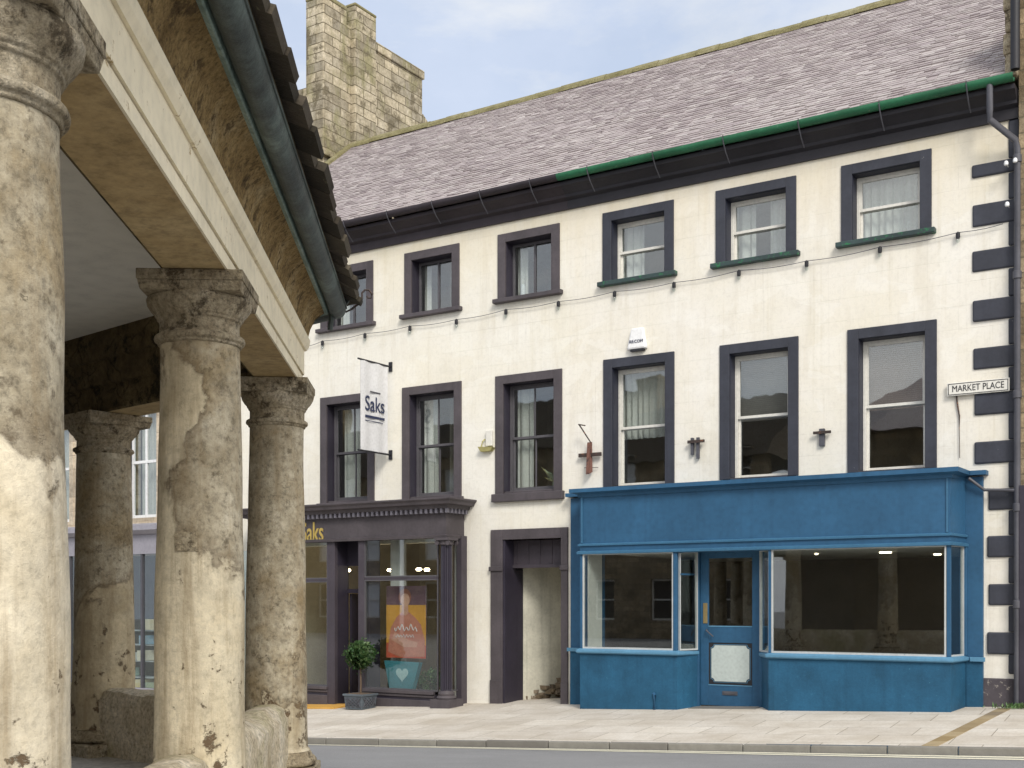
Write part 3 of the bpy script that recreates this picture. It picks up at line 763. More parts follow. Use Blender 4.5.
co.box(plx0-.06, bx0-.152, 19.80, D-.003, zc0+.0, zc1-.002); co.box(bx1+.172, prx1+.07, 19.80, D-.003, zc0+.0, zc1-.002)
co.build('cornice', M['blue'], shop)
sr = MB()
for path in ([(bx0,19.98),(bx0,YB),(xa,YB),(xb,YD)], [(xc,YD),(xd,YB),(bx1,YB),(brx,19.915)]):
    sr.sweep([(0,-.8),(0,zs0),(-.12,zs0),(-.12,-.8)], path)
sr.box(plx0-.0,bx0-.01,19.885,19.899,-.7,zs0); sr.box(brx+.01,prx1,19.905,19.919,-.5,zs0)
sr.build('stall_riser', M['blue_riser'], shop)
sl = MB()
for path in ([(bx0,19.98),(bx0,YB),(xa,YB),(xb-.05,YD-.05)], [(xc+.05,YD-.05),(xd,YB),(bx1,YB),(brx,19.915)]):
    sl.sweep([(-.1,zs0),(.035,zs0),(.06,zs0+.02),(.06,zs1-.03),(.0,zs1),(-.1,zs1)], path)
sl.box(plx0-.05,bx0-.07,19.84,19.884,zs0,zs1-.02); sl.box(brx+.07,prx1+.04,19.86,19.904,zs0,zs1-.02)
sl.build('sill', M['lightblue'], shop, bevel=.006)
def framed_pane(a, b, z0, z1, par, fw=.03, fm_=None, name='window_frame', glass='shopglass'):
    a, b = Vector(a), Vector(b); d = (b-a).normalized(); n = Vector((d.y,-d.x)); fr = MB()
    def seg(s0,s1,c0,c1,y0=-.02,y1=.03):
        p = [a+d*s0+n*-y0*-1, ]
        q = [a+d*s0-n*y0, a+d*s1-n*y0, a+d*s1-n*y1, a+d*s0-n*y1]
        fr.hexa([(v.x,v.y,c0) for v in q]+[(v.x,v.y,c1) for v in q])
    L = (b-a).length
    seg(0,fw,z0,z1); seg(L-fw,L,z0,z1); seg(fw,L-fw,z0,z0+fw*1.3); seg(fw,L-fw,z1-fw,z1)
    f = fr.build(name, fm_ or M['frame'], par)
    g_ = MB(); q = [a+d*fw*.9, a+d*(L-fw*.9), a+d*(L-fw*.9)-n*.006, a+d*fw*.9-n*.006]
    g_.hexa([(v.x,v.y,z0+fw) for v in q]+[(v.x,v.y,z1-fw*.9) for v in q]); g_.build('pane', M[glass], par)
framed_pane((bx0+.055,YB+.02), (xa-.075,YB+.02), zs1, zf0-.01, shop, .024)
framed_pane((xa+.02,YB+.05), (xb-.03,YD-.08), zs1, zf0-.01, shop, .020)
framed_pane((xc+.03,YD-.08), (xd-.0,YB+.05), zs1, zf0-.01, shop, .020)
framed_pane((xd+.05,YB+.02), (bx1-.065,YB+.02), zs1, zf0-.01, shop, .024)
framed_pane((bx1-.03,YB+.075), (brx-.03,19.85), zs1, zf0-.01, shop, .020)
tb = MB()   # thin transom of the splayed light
tb.hexa([(xa+.05,YB+.03,zf0-.42),(xb-.06,YD-.10,zf0-.42),(xb-.06,YD-.07,zf0-.42),(xa+.05,YB+.06,zf0-.42),(xa+.05,YB+.03,zf0-.39),(xb-.06,YD-.10,zf0-.39),(xb-.06,YD-.07,zf0-.39),(xa+.05,YB+.06,zf0-.39)])
tb.build('transom', M['blue'], shop)
# white-painted soffit of the window heads and recess ceiling
ws = MB(); ws.box(bx0+.14,bx1-.14,YB+.105,19.86,zf0+.005,zf0+.045); ws.build('recess_ceiling', M['interior_wh'], shop)
# door
dm = MB(); x0_, x1_ = xb+.004, xc-.004; zg = pave(xb,YD)+.02; zdt = zf0+.0; zp0, zp1 = fz(731,627,YD), fz(731,558,YD); zq0, zq1 = fz(731,686,YD), fz(731,643,YD)
st = .15
dm.box(x0_,x0_+st,YD,YD+.045,zg,zdt); dm.box(x1_-st,x1_,YD,YD+.045,zg,zdt)
dm.box(x0_+st,x1_-st,YD,YD+.045,zp1,zdt); dm.box(x0_+st,x1_-st,YD,YD+.045,zq1,zp0); dm.box(x0_+st,x1_-st,YD,YD+.045,zg,zq0)
door = dm.build('door', M['blue'], house_r, bevel=.006)
fr = MB()
fr.box(x0_+st,x1_-st,YD-.008,YD+.01,zp0,zp0+.02); fr.box(x0_+st,x1_-st,YD-.008,YD+.01,zq0-.0,zq0+.018)
fr.build('bead', M['lightblue'], door)
g_ = MB(); g_.box(x0_+st,x1_-st,YD+.02,YD+.026,zp0,zp1); g_.build('pane', M['shopglass'], door)
k_ = MB(); k_.box(x0_+st+.0,x1_-st-.0,YD+.012,YD+.03,zq0,zq1); k_.build('kick_panel', M['ink'], door)
# etched panel with notched corners
ex0, ex1, ez0, ez1 = x0_+st+.055, x1_-st-.05, zq0+.075, zq1-.045; c_ = .06
def notched(i): 
    a,b,c,d = ex0+i,ex1-i,ez0+i,ez1-i; k = c_
    pts = [(a+k,c),(b-k,c)]+[(b-k*math.cos(w),c+k*math.sin(w)) for w in (.5,1.05)][::1]+[(b,c+k),(b,d-k)]+[(b-k*math.sin(w),d-k*math.cos(w)) for w in (.5,1.05)]+[(b-k,d),(a+k,d)]+[(a+k*math.cos(w),d-k*math.sin(w)) for w in (.5,1.05)]+[(a,d-k),(a,c+k)]+[(a+k*math.sin(w),c+k*math.cos(w)) for w in (.5,1.05)]
    return pts
e_ = MB(); e_.prism([(p[0],YD+.010,p[1]) for p in notched(-.018)], (0,-.004,0)); e_.build('panel_border', M['lightblue'], door)
e_ = MB(); e_.prism([(p[0],YD+.0058,p[1]) for p in notched(-.010)], (0,-.002,0)); e_.build('panel_line', M['ink'], door)
e_ = MB(); e_.prism([(p[0],YD+.0035,p[1]) for p in notched(0)], (0,-.003,0)); e_.build('etched_panel', paint('etched_glass', (.50,.56,.54), .35, .1), door)
h_ = MB(); h_.box(x0_+.05,x0_+.13,YD-.012,YD-.001,zp0+.06,zp0+.42); h_.build('push_plate', M['brass'], door, bevel=.004)
h_ = MB(); h_.tube([(x0_+.12,YD-.01,zp0-.05),(x0_+.13,YD-.06,zp0-.06),(x0_+.2,YD-.06,zp0-.12),(x0_+.26,YD-.055,zp0-.17)], .012, 8); h_.build('handle', M['pipe'], door, smooth=True)
h_ = MB(); mx_ = (x0_+x1_)/2; zl = fz(731,693,YD); h_.box(mx_-.14,mx_+.14,YD-.015,YD-.001,zl-.04,zl+.03); h_.box(mx_-.11,mx_+.11,YD-.024,YD-.016,zl-.02,zl+.012); h_.build('letterbox', M['pipe'], door, bevel=.004)
st_ = MB(); st_.hexa([(xb-.06,YB+.15,gz(xb,YB+.15)-.1),(xc+.06,YB+.15,gz(xc,YB+.15)-.1),(xc+.06,YD+.3,gz(xc,YD)-.1),(xb-.06,YD+.3,gz(xb,YD)-.1),(xb-.06,YB+.15,pave(xb,YB)+.015),(xc+.06,YB+.15,pave(xc,YB)+.015),(xc+.06,YD+.3,pave(xc,YD)+.012),(xb-.06,YD+.3,pave(xb,YD)+.012)])
st_.build('doorstep', M['kerb'], house_r)
# inside the blue shop: white reveal board, pale ceiling, strip lamp, rail
sh = MB(); xr_ = fx(598,20.6)
sh.box(bx0+.11,bx0+.13,YB+.09,19.86,zs0,zf0-.0); sh.box(brx-.34,brx-.32,19.95,20.3,zs0,zf0-.02)
sh.build('reveal_board', M['interior_wh'], shop)
sh = MB(); sh.box(bx0+.16,brx-.35,19.90,24.9,zh+.015,zh+.045); sh.build('shop_ceiling', M['interior_wh'], shop)
for (px_, y_, w_) in ((816,21.6,.02),(885,21.6,.10),(937,23.,.06)):
    l_ = MB(); xx = fx(px_,y_); l_.box(xx-w_,xx+w_,y_,y_+.06,zh-.012,zh+.012); o = l_.build('ceiling_lamp', M['lamp_dim'], shop)
wn = MB(); wn.box(bx0+.16, xa-.1, YB+.1, 20.4, zs0-.02, zs1-.01); wn.box(xd+.1, brx-.35, YB+.1, 20.4, zs0-.02, zs1-.01); wn.build('window_board', M['interior_wh'], shop)
pp = MB(); xx = fx(654,YB-.05); pp.tube([(xx,YB-.03,pave(xx,YB)-.02),(xx,YB-.03,pave(xx,YB)+.26),(xx-.03,YB+.0,pave(xx,YB)+.28)], .028, 10)
o = pp.build('waste_pipe', M['blue'], house_r, smooth=True)

# ------------------------------------------------------------------ aubergine doorway beside the blue shop
fy = D-.05
ds = MB(); ds.box(dx0, ox0, fy, D+.35, dg-.3, dz1); ds.box(ox1, dx1-.03, fy, D+.35, dg-.3, dz1); ds.box(ox0, ox1, fy, D+.35, oz1, dz1)
dsf = ds.build('doorway', M['purple'], house_l, bevel=.008)
dd = MB(); zi = fz(495,569)
for (a,b) in ((dx0-.03,ox0+.015),(ox1-.015,dx1+.0)): dd = MB(); dd.box(a,b,fy-.03,fy-.002,zi-.045,zi+.045); dd.build('impost', M['purple'], dsf, bevel=.01)
zpl = fz(495,680)
for (a,b) in ((dx0-.01,ox0+.0),(ox1,dx1-.02)): dd = MB(); dd.box(a,b,fy-.015,fy-.002,dg-.3,zpl); dd.build('plinth_block', M['purple'], dsf, bevel=.01)
zt = fz(535,568,20.35); tp_ = MB(); tp_.box(ox0,ox1,D+.30,D+.34,zt,oz1)
for k in range(5):
    xx = ox0+(ox1-ox0)*(k+.5)/5; tp_.box(xx-.012,xx+.012,D+.285,D+.299,zt+.08,oz1)
tp_.box(ox0,ox1,D+.26,D+.299,zt,zt+.07); tp_.build('overdoor_panel', M['purple_mid'], dsf, bevel=.005)
dl = MB(); dl.box(ox0-.0,ox0+.05,D-.02,D+.42,dg-.3,oz1-.003); dl.build('door_frame', M['purple_dk'], dsf)
dl = MB(); dl.box(ox0+.0,ox0+.045,D+.43,D+.66,dg,zt-.02); dl.build('open_door', M['purple_dk'], dsf)
# whitewashed passage
pg = MB(); pz = dg-.04; px0, px1 = ox0+.03, ox1+.05
pg.add([(px0,D+.67,pz),(px1,D+3.1,pz),(px1,D+3.1,3.2),(px0,D+.67,3.2)], [(0,1,2,3)])
pg.quad((px1,D+.42,pz),(px1,D+3.1,pz),(px1,D+3.1,3.2),(px1,D+.42,3.2))
pg.quad((px0,D+.42,zt+.25),(px1,D+.42,zt+.25),(px1,D+3.1,zt+.25),(px0,D+3.1,zt+.25))
pg.quad((px0,D+.1,pz),(px1,D+.1,pz),(px1,D+3.2,pz),(px0,D+3.2,pz),1)
pg.build('passage', [paint('damp_whitewash', (.62,.60,.50), .9, .25, streak=.5, bump=.9, wear=(.22,.2,.15), wearamt=.02), M['floorb']], house_l)
rb = MB(); rng = random.Random(3)
rx0, rx1 = fx(527,21.0), fx(561,21.0)
for k in range(60):
    f = rng.random(); xx = rx0+(rx1-rx0)*f; hh = (.08+.42*f)*rng.random(); r_ = rng.uniform(.05,.11); yy = D+.85+.5*f+rng.uniform(-.1,.3)
    vv = [(xx+sx*r_*rng.uniform(.6,1.1), yy+sy*r_*rng.uniform(.6,1.1), dg+hh+sz*r_*.6*rng.uniform(.6,1.1)) for sz in (-1,1) for (sx,sy) in ((-1,-1),(1,-1),(1,1),(-1,1))]
    rb.hexa(vv)
o = rb.build('rubble_heap', tone_mat('rubble', [(.10,.075,.05),(.22,.17,.11),(.38,.32,.25)])); tag(o, 'low heap of broken brown stones on the floor of the open passage doorway', 'rubble', kind='stuff')

# ------------------------------------------------------------------ salon shopfront
zk1 = fz(447,497.5,YS-.15); zfT = fz(440,509,YS); zfB = fz(440,536.5,YS); zrT = fz(400,690,YS); zrG = pave(-15,YS)-.2
sx0, sx1 = sal_x0, sal_x1
sb = MB()
def sxp(p): return fx(p,YS)
for (a,b) in ((326.5,334),(357.5,363.5)): sb.box(sxp(a),sxp(b),YS+.02,YS+.12,zrG,zfB)
sb.box(sx0,sx0+.25,YS+.02,YS+.12,zrG,zfB)
sb.box(sx1-.10,sx1+.0,YS+.04,YS+.14,zrG,zfB); sb.box(fx(457.5,19.85),fx(463,19.85),19.80,D-.004,zrG,zfB+.03)
ztr = fz(400,578,YS)
for (a,b,y_) in ((300,326.5,580),(363.5,437,578)): sb.box(sxp(a),sxp(b),YS+.035,YS+.09,fz((a+b)/2,y_,YS)-.03,fz((a+b)/2,y_,YS)+.02)
salon = sb.build('shopfront', M['purple_mid'], house_l, bevel=.006)
f2 = MB(); f2.sweep([(0,zfB),(0,zfT),(-.1,zfT),(-.1,zfB)], [(sx0,19.98),(sx0,YS),(sx1,YS),(sx1,19.98)])
f2.sweep([(0,zfB-.03),(.04,zfB-.03),(.05,zfB+.02),(0,zfB+.04)], [(sx0,19.98),(sx0,YS),(sx1,YS),(sx1,19.98)])
f2.box(sx0+.1,sx1-.1,YS+.101,19.99,zfB+.0,zfB+.03)
f2.build('fascia', M['purple'], salon)
zcb = zk1-.17
c2 = MB(); c2.sweep([(0,zfT-.02),(.03,zfT-.02),(.05,zcb-.04),(.12,zcb-.03),(.14,zcb+.03),(.24,zcb+.05),(.26,zcb+.10),(.30,zk1-.03),(.30,zk1),(-.04,zk1+.03)], [(sx0,19.99),(sx0,YS),(sx1,YS),(sx1,19.99)])
c2.box(sx0+.02,sx1-.02,YS+.02,19.995,zfT,zk1+.025)
corn = c2.build('cornice', M['purple'], salon)
dn = MB(); x = sx0+.05
while x < sx1+.08: dn.box(x,x+.055,YS-.12,YS-.052,zcb-.12,zcb-.032); x += .125
y = YS+.02
while y < 19.9: dn.box(sx1+.052,sx1+.12,y,y+.055,zcb-.12,zcb-.032); y += .125
dn.build('dentils', paint('dentil_paint',(.17,.16,.19),.6,.15), corn)
zb2 = fz(400,712,YS)
for (a,b) in ((sx0+.1,sxp(327)),(sxp(363),sxp(434))):
    r2 = MB(); r2.box(a,b,YS+.03,YS+.15,zrG,zrT-.02); r2.build('stall_riser', M['purple_dk'], salon, bevel=.004)
    r3 = MB(); r3.box(a,b,YS-.03,YS+.16,zrT-.07,zrT); r3.box(a,b,YS+.0,YS+.029,zrT-.13,zrT-.08); r3.box(a-.0,b,YS-.0,YS+.029,zrG,zrG+.35); r3.build('sill', M['purple'], salon, bevel=.01)
framed_pane((sxp(363.5),YS+.05),(sxp(437),YS+.05),zrT,ztr-.03,salon,.022,M['greyjoin']); framed_pane((sxp(363.5),YS+.05),(sxp(437),YS+.05),ztr+.02,zfB,salon,.022,M['greyjoin'])
framed_pane((sx0+.25,YS+.05),(sxp(326.5),YS+.05),zrT,fz(316,580,YS)-.03,salon,.022,M['greyjoin']); framed_pane((sx0+.25,YS+.05),(sxp(326.5),YS+.05),fz(316,580,YS)+.02,zfB,salon,.022,M['greyjoin'])
framed_pane((sx1-.05,YS+.15),(sx1-.05,19.86),zrT,zfB,salon,.022,M['greyjoin'])
# salon doorway with fanlight
zt1, zt0 = fz(347,566,YS+.4), fz(347,589,YS+.4); a_, b_ = sxp(334)-.02, sxp(357.5)+.14
dr = MB(); yy = YS+.45
dr.box(a_-.06,a_,YS+.12,yy+.05,zrG,zfB); dr.box(b_,b_+.06,YS+.12,yy+.05,zrG,zfB); dr.box(a_,b_,yy,yy+.05,zt1,zfB); dr.box(a_,b_,yy,yy+.05,zt0-.09,zt0)
dw = dr.build('doorway', M['purple_dk'], house_l)
g_ = MB(); g_.box(a_,b_,yy+.02,yy+.026,zt0,zt1); g_.build('fanlight', M['shopglass'], dw)
dd = MB(); dd.box(a_+.02,a_+.07,yy+.06,yy+1.0,pave(-16,20)+.03,zt0-.1); dd.build('open_door', M['purple_dk'], dw)
# Ionic fluted column at the corner
cx, cyy = fx(445.5,YS-.05)-.0, YS-.02
zcT = zfB-.035; zcB = pave(cx,YS)
fl = MB(); n = 80; vs = []; zz_ = [zcB+.32, zcB+.36, (zcB+zcT)/2, zcT-.17, zcT-.14]
for z in zz_:
    for k in range(n):
        w = 2*math.pi*k/n; r_ = .125 - .012*((z-zcB)/(zcT-zcB)) - (.014*max(0,math.cos(w*20)) if zcB+.33 < z < zcT-.16 else 0)
        vs.append((cx+r_*math.cos(w), cyy+r_*math.sin(w), z))
fl.add(vs, [(i*n+k,i*n+(k+1)%n,(i+1)*n+(k+1)%n,(i+1)*n+k) for i in range(4) for k in range(n)])
colm = fl.build('column', M['purple_dk'], salon)
cb = MB(); cb.lathe([(.14,zcT-.14),(.15,zcT-.12),(.135,zcT-.10),(.14,zcT-.05)], (cx,cyy), 32); cb.box(cx-.17,cx+.17,cyy-.17,cyy+.17,zcT-.05,zcT)
for sx in (-1,1):
    for sy in (-.15,.13):
        v0 = MB(); cb.tube([(cx+sx*.13,cyy+sy,zcT-.10),(cx+sx*.13,cyy+sy+.03,zcT-.10)], .05, 16)
cb.build('capital', M['purple'], colm, smooth=True)
cb = MB(); cb.lathe([(.19,zcB+.16),(.20,zcB+.19),(.18,zcB+.22),(.155,zcB+.235),(.165,zcB+.26),(.16,zcB+.29),(.135,zcB+.31),(.13,zcB+.325)], (cx,cyy), 32)
cb.box(cx-.24,cx+.24,cyy-.22,cyy+.24,zcB-.3,zcB+.16); cb.build('base', M['purple'], colm, smooth=True)
# salon interior
room(house_l, sx0+.3, sx1-.2, pave(-16,20)-.0, zfB+.35, paint('salon_plaster', (.50,.44,.32), .85, .15), y1=D+5.2, name='salon_room', floorm=paint('salon_floor', (.25,.2,.14), .4, .2))
si = MB(); si.box(sxp(374),sxp(384),YS+.55,YS+.75,zrT-.1,zfB+.2); si.build('pillar', M['interior_wh'], salon)
si = MB(); si.box(sxp(363.5)+.05,sxp(434),YS+.16,YS+1.2,zrT-.12,zrT-.06); si.build('window_board', M['interior_wh'], salon)
for (p, yy_, zz2) in ((348,20.8,1),(390,21.2,1),(419,21.0,1),(427,21.3,1),(373,21.6,1)):
    l_ = MB(); zl = fz(400,571,21.)+.0; xx = fx(p,yy_); l_.lathe([(.05,zl),(.065,zl+.03),(.04,zl+.06)], (xx,yy_), 12); l_.build('spot_lamp', M['lamp'], salon)
# fascia lettering
text_part('Saks', .60, 'lettering', M['gold'], salon, (fx(312.5,YS), YS-.008, fz(313,533.0,YS)), sx=.62, extrude=.008, bold=.004)

# ------------------------------------------------------------------ hanging things on the wall
# banner with brackets
bt_ = thing('hanging_banner', (fx(392),D,fz(388,410)), 'pale grey fabric Saks banner hanging between two black wall brackets', 'banner sign') if False else None
xw = fx(391); ztop, zbot = fz(391,367), fz(391,455)
ban = thing('hanging_banner', (xw,D,zbot), 'pale fabric banner reading Saks held out between two black rods on the wall', 'banner')
L = .0
# rod reaches out from the wall to pixel 358
def out_y(xw, px):      # distance from the wall at which a rod square to it reaches pixel px
    lo, hi = 10., 20.
    for _ in range(50):
        m_ = (lo+hi)/2; p = 512+FPX*((xw*CY+m_*SY)/(-xw*SY+m_*CY))
        if p < px: lo = m_
        else: hi = m_
    return lo
yo = out_y(xw, 358)
rd = MB(); rd.tube([(xw,D,ztop),(xw,yo,ztop)], .02, 8); rd.box(xw-.04,xw+.04,D-.03,D,ztop-.1,ztop+.1); rd.build('bracket', M['ink'], ban)
rd = MB(); rd.tube([(xw,D,zbot),(xw,yo,zbot)], .02, 8); rd.box(xw-.04,xw+.04,D-.03,D,zbot-.1,zbot+.1); rd.build('bracket', M['ink'], ban)
fb = MB(); ya, yb2 = yo+.08, D-.12; n = 14; vs = []
for k in range(n+1):
    y = ya+(yb2-ya)*k/n; xo = .012*math.sin(k*.9)
    vs += [(xw+xo-.004,y,zbot+.0),(xw+xo-.004,y,ztop-.0),(xw+xo+.004,y,zbot),(xw+xo+.004,y,ztop)]
fs = []
for k in range(n):
    a = 4*k; fs += [(a,a+4,a+5,a+1),(a+2,a+3,a+7,a+6),(a+1,a+5,a+7,a+3),(a,a+2,a+6,a+4)]
fb.add(vs, fs); cl = fb.build('banner_cloth', paint('banner_fabric', (.68,.68,.69), .8, .06), ban, smooth=True)
ym = (ya+yb2)/2; zmid = (ztop+zbot)/2
wdt = yb2-ya
text_part('Saks', wdt*.50, 'lettering', M['navyink'], cl, (xw+.022, ym, zmid+.04), rot=(R(90),0,R(90)), sx=.85, extrude=.002, bold=.003)
text_part('THE SALON', wdt*.13, 'small_lettering', M['pipe'], cl, (xw+.022, ym, zmid+.33), rot=(R(90),0,R(90)), extrude=.002) if False else None
b_ = MB(); b_.box(xw+.02,xw+.024,ym-wdt*.36,ym+wdt*.36,zmid-.24,zmid-.19); b_.build('printed_bar', M['navyink'], cl); b_ = MB(); b_.box(xw+.02,xw+.024,ym-wdt*.36,ym+wdt*.30,zmid-.31,zmid-.295); b_.build('printed_bar', M['navyink'], cl); b_ = MB(); b_.box(xw+.02,xw+.024,ym-wdt*.18,ym+wdt*.2,zmid+.29,zmid+.32); b_.build('printed_line', M['pipe'], cl)

# alarm box
ax, az = fx(638.5), fz(638.5,339)
al = thing('alarm_box', (ax,D,az), 'white plastic burglar alarm box with small dark letters above a slate blue window', 'alarm box')
b_ = MB(); w1, w2, h1 = .13, .20, .20
b_.hexa([(ax-w2,D-.10,az-h1),(ax+w2,D-.10,az-h1),(ax+w2+.01,D,az-h1),(ax-w2-.01,D,az-h1),(ax-w1,D-.07,az+h1),(ax+w1,D-.07,az+h1),(ax+w1,D,az+h1),(ax-w1,D,az+h1)])
cs = b_.build('casing', paint('white_plastic', (.80,.80,.80), .35, .04), al, bevel=.04)
b_ = MB(); b_.box(ax-.13,ax+.14,D-.085,D-.01,az-h1-.035,az-h1-.002); b_.build('siren_grille', M['ink'], al)
text_part('RE:COM', .08, 'lettering', M['navyink'], cs, (ax,D-.098,az-.06), sx=1.0, extrude=.003)
# small white sensor box with yellowed bird-shaped bracket
sx_, sz_ = fx(490.5), fz(490.5,438)
sn = thing('junction_box', (sx_,D,sz_), 'small white wall box with a mossy yellow ledge beside an aubergine window', 'wall box')
b_ = MB(); b_.box(sx_-.075,sx_+.075,D-.07,D,sz_-.17,sz_+.15); b_.build('casing', M['signwhite'], sn, bevel=.015)
b_ = MB(); b_.hexa([(sx_-.18,D-.10,sz_-.27),(sx_+.06,D-.10,sz_-.27),(sx_+.06,D,sz_-.27),(sx_-.18,D,sz_-.27),(sx_-.22,D-.14,sz_-.175),(sx_+.12,D-.12,sz_-.2),(sx_+.12,D,sz_-.2),(sx_-.22,D,sz_-.175)]); b_.tube([(sx_-.17,D-.08,sz_-.17),(sx_-.13,D-.09,sz_-.07),(sx_-.12,D-.02,sz_-.02)], .014, 6); b_.build('ledge', paint('mossy_yellow', (.42,.38,.16), .8, .3), sn)
# street sign
s0, s1 = fx(948), fx(1010.5); sz = (fz(948,390)+fz(1010,385.5))/2
sg = thing('street_sign', ((s0+s1)/2,D,sz), 'white enamel street sign with black letters reading MARKET PLACE on the corner quoins', 'street sign')
b_ = MB(); b_.box(s0,s1,D-.075,D-.04,sz-.105,sz+.105); pl = b_.build('sign_plate', M['signwhite'], sg, bevel=.01)
b_ = MB()
for (a,b,c,d) in ((s0+.02,s1-.02,sz+.08,sz+.09),(s0+.02,s1-.02,sz-.09,sz-.08),(s0+.02,s0+.03,sz-.08,sz+.08),(s1-.03,s1-.02,sz-.08,sz+.08)): b_.box(a,b,D-.079,D-.0755,c,d)
b_.build('sign_border', M['ink'], pl)
text_part('MARKET PLACE', .145, 'lettering', M['ink'], pl, ((s0+s1)/2,D-.077,sz), sx=.93*(s1-s0)/1.12*1.0, extrude=.003, bold=0)
# slack cable under the sign
cbx = MB(); pts = [(956.5,396),(957.5,404),(959.5,416),(959.3,430),(959.8,458)]
cbx.tube([(at(p,q_,19.98)[0],19.975,at(p,q_,19.98)[1]) for p,q_ in pts], [.014,.014,.012,.006,.005], 6)
tag(cbx.build('hanging_cable', M['iron']), 'short dark broken cable hanging below the MARKET PLACE sign', 'cable')

def lamp_bracket(px, pyt, pyb, label, kind):
    x = fx(px); zt_, zb_ = fz(px,pyt), fz(px,pyb); t_ = thing('sign_bracket', (x,D,zb_), label, 'iron bracket', 'old iron fixings above the blue shop cornice')
    b_ = MB(); h = zt_-zb_
    if kind == 'twin':
        b_.box(x-.12,x+.20,D-.11,D-.07,zt_-.10,zt_-.05); b_.build('cross_bar', M['iron'], t_)
        for dx_, f in ((-.05,.8),(.06,1)):
            c_2 = MB(); c_2.box(x+dx_-.025,x+dx_+.025,D-.07,D-.02,zt_-h*f,zt_); c_2.box(x+dx_-.02,x+dx_+.02,D-.02,D,zt_-.12,zt_-.04); c_2.build('upright', M['pipe'], t_)
    elif kind == 'single':
        b_.box(x-.14,x+.16,D-.10,D-.06,zt_-.09,zt_-.045); b_.build('cross_bar', M['iron'], t_)
        c_2 = MB(); c_2.box(x-.05,x+.04,D-.06,D,zb_+.05,zt_); c_2.build('upright', M['pipe'], t_)
    else:
        b_.box(x-.24,x+.24,D-.10,D-.06,zb_+.34,zb_+.41); b_.build('cross_bar', M['iron'], t_)
        c_2 = MB(); c_2.hexa([(x-.045,D-.16,zb_+.0),(x+.02,D-.16,zb_),(x+.04,D-.05,zb_+.05),(x-.02,D-.05,zb_+.05),(x-.015,D-.16,zb_+.6),(x+.03,D-.16,zb_+.6),(x+.03,D-.05,zb_+.62),(x-.005,D-.05,zb_+.62)]); c_2.build('upright', paint('rust_red', (.17,.08,.06), .8, .3, wear=(.05,.03,.03), wearamt=.12), t_)
        c_2 = MB(); c_2.tube([(x+.03,D-.1,zb_+.6),(x-.15,D-.2,zb_+.92),(x-.12,D-.3,zb_+.93),(x+.02,D-.3,zb_+.9)], .013, 6); c_2.tube([(x-.14,D-.05,zb_+.14),(x+.16,D-.05,zb_+.13)], .006, 5); c_2.build('stay_rod', M['iron'], t_)
lamp_bracket(592, 430, 475, 'rusty red cross shaped iron bracket with a bent stay rod beside the upper window', 'cross')
lamp_bracket(696, 438, 459, 'twin upright grey iron bracket with a short crossbar between two slate blue windows', 'twin')
lamp_bracket(823, 429, 449, 'single T shaped grey iron bracket with rust runs below it', 'single')

# festoon cable with bulb holders
fsn = thing('festoon_cable', (-12,D,6.5), 'thin festoon cable with small black bulb holders strung under the top windows', 'string lights')
pts = [(300,347),(322.6,341),(365,333.5),(410,326),(456.5,319.5),(506,309.5),(558.5,301.5),(614.7,291.5),(674,282.5),(739,270.5),(806.7,261),(880,247),(958,232.5),(1012,221)]
cpts = []
for i in range(len(pts)-1):
    (a,b),(c,d) = pts[i],pts[i+1]
    for k in range(6):
        f = k/6; p = at(a+(c-a)*f, b+(d-b)*f, 19.95); cpts.append((p[0],19.95,p[1]-.03*math.sin(math.pi*f)))
cb = MB(); cb.tube(cpts, .006, 5); cb.build('cable', M['pipe'], fsn)
for (a,b) in pts[1:-1]:
    p = at(a,b,19.95); h = MB(); h.lathe([(.028,p[1]-.10),(.034,p[1]-.08),(.034,p[1]-.01),(.012,p[1]+.01)], (p[0],19.945), 10); hh = h.build('bulb_holder', M['ink'], fsn, smooth=True)
    h = MB(); h.lathe([(.006,p[1]-.17),(.03,p[1]-.15),(.034,p[1]-.125),(.02,p[1]-.101)], (p[0],19.945), 10); h.build('bulb', glass_mat('bulb_glass',0,1.5), hh, smooth=True)

# downpipe
dpx = fx(1017,19.85); zt_ = ZE+.5
dp = MB(); xt = fx(990,19.6)
dp.tube([(xt,19.58,ZE+.46),(xt,19.58,ZE+.05),(xt,19.60,ZE-.08),(dpx-.02,19.85,ZE-.38),(dpx,19.87,ZE-.5),(dpx,19.87,pave(dpx,20))], .05, 12)
pipe = dp.build('downpipe', M['pipe'], house_r, smooth=True)
for z in (8.4,6.6,4.75,3.0,1.5): dj = MB(); dj.lathe([(.052,z),(.066,z+.01),(.066,z+.12),(.052,z+.13)], (dpx,19.87), 14); dj.build('pipe_collar', M['pipe'], pipe, smooth=True)
wp = MB(); wp.tube([(fx(970,19.9),19.8,zc0-.05),(fx(985,19.9),19.86,zc0-.24),(dpx,19.86,zc0-.27)], .025, 8); wp.build('branch_pipe', M['pipe'], pipe, smooth=True)
ins = MB()
for (p_,q_) in ((1006,163),(1015,160),(1007,204)):
    c_ = at(p_,q_,19.75); ins.lathe([(.01,c_[1]-.04),(.03,c_[1]-.03),(.035,c_[1]),(.025,c_[1]+.03),(.005,c_[1]+.04)], (c_[0],19.76), 10); ins.tube([(c_[0],19.76,c_[1]),(c_[0],19.95,c_[1])], .008, 5)
o = ins.build('wire_insulator', M['whitecool'], house_r, smooth=True)

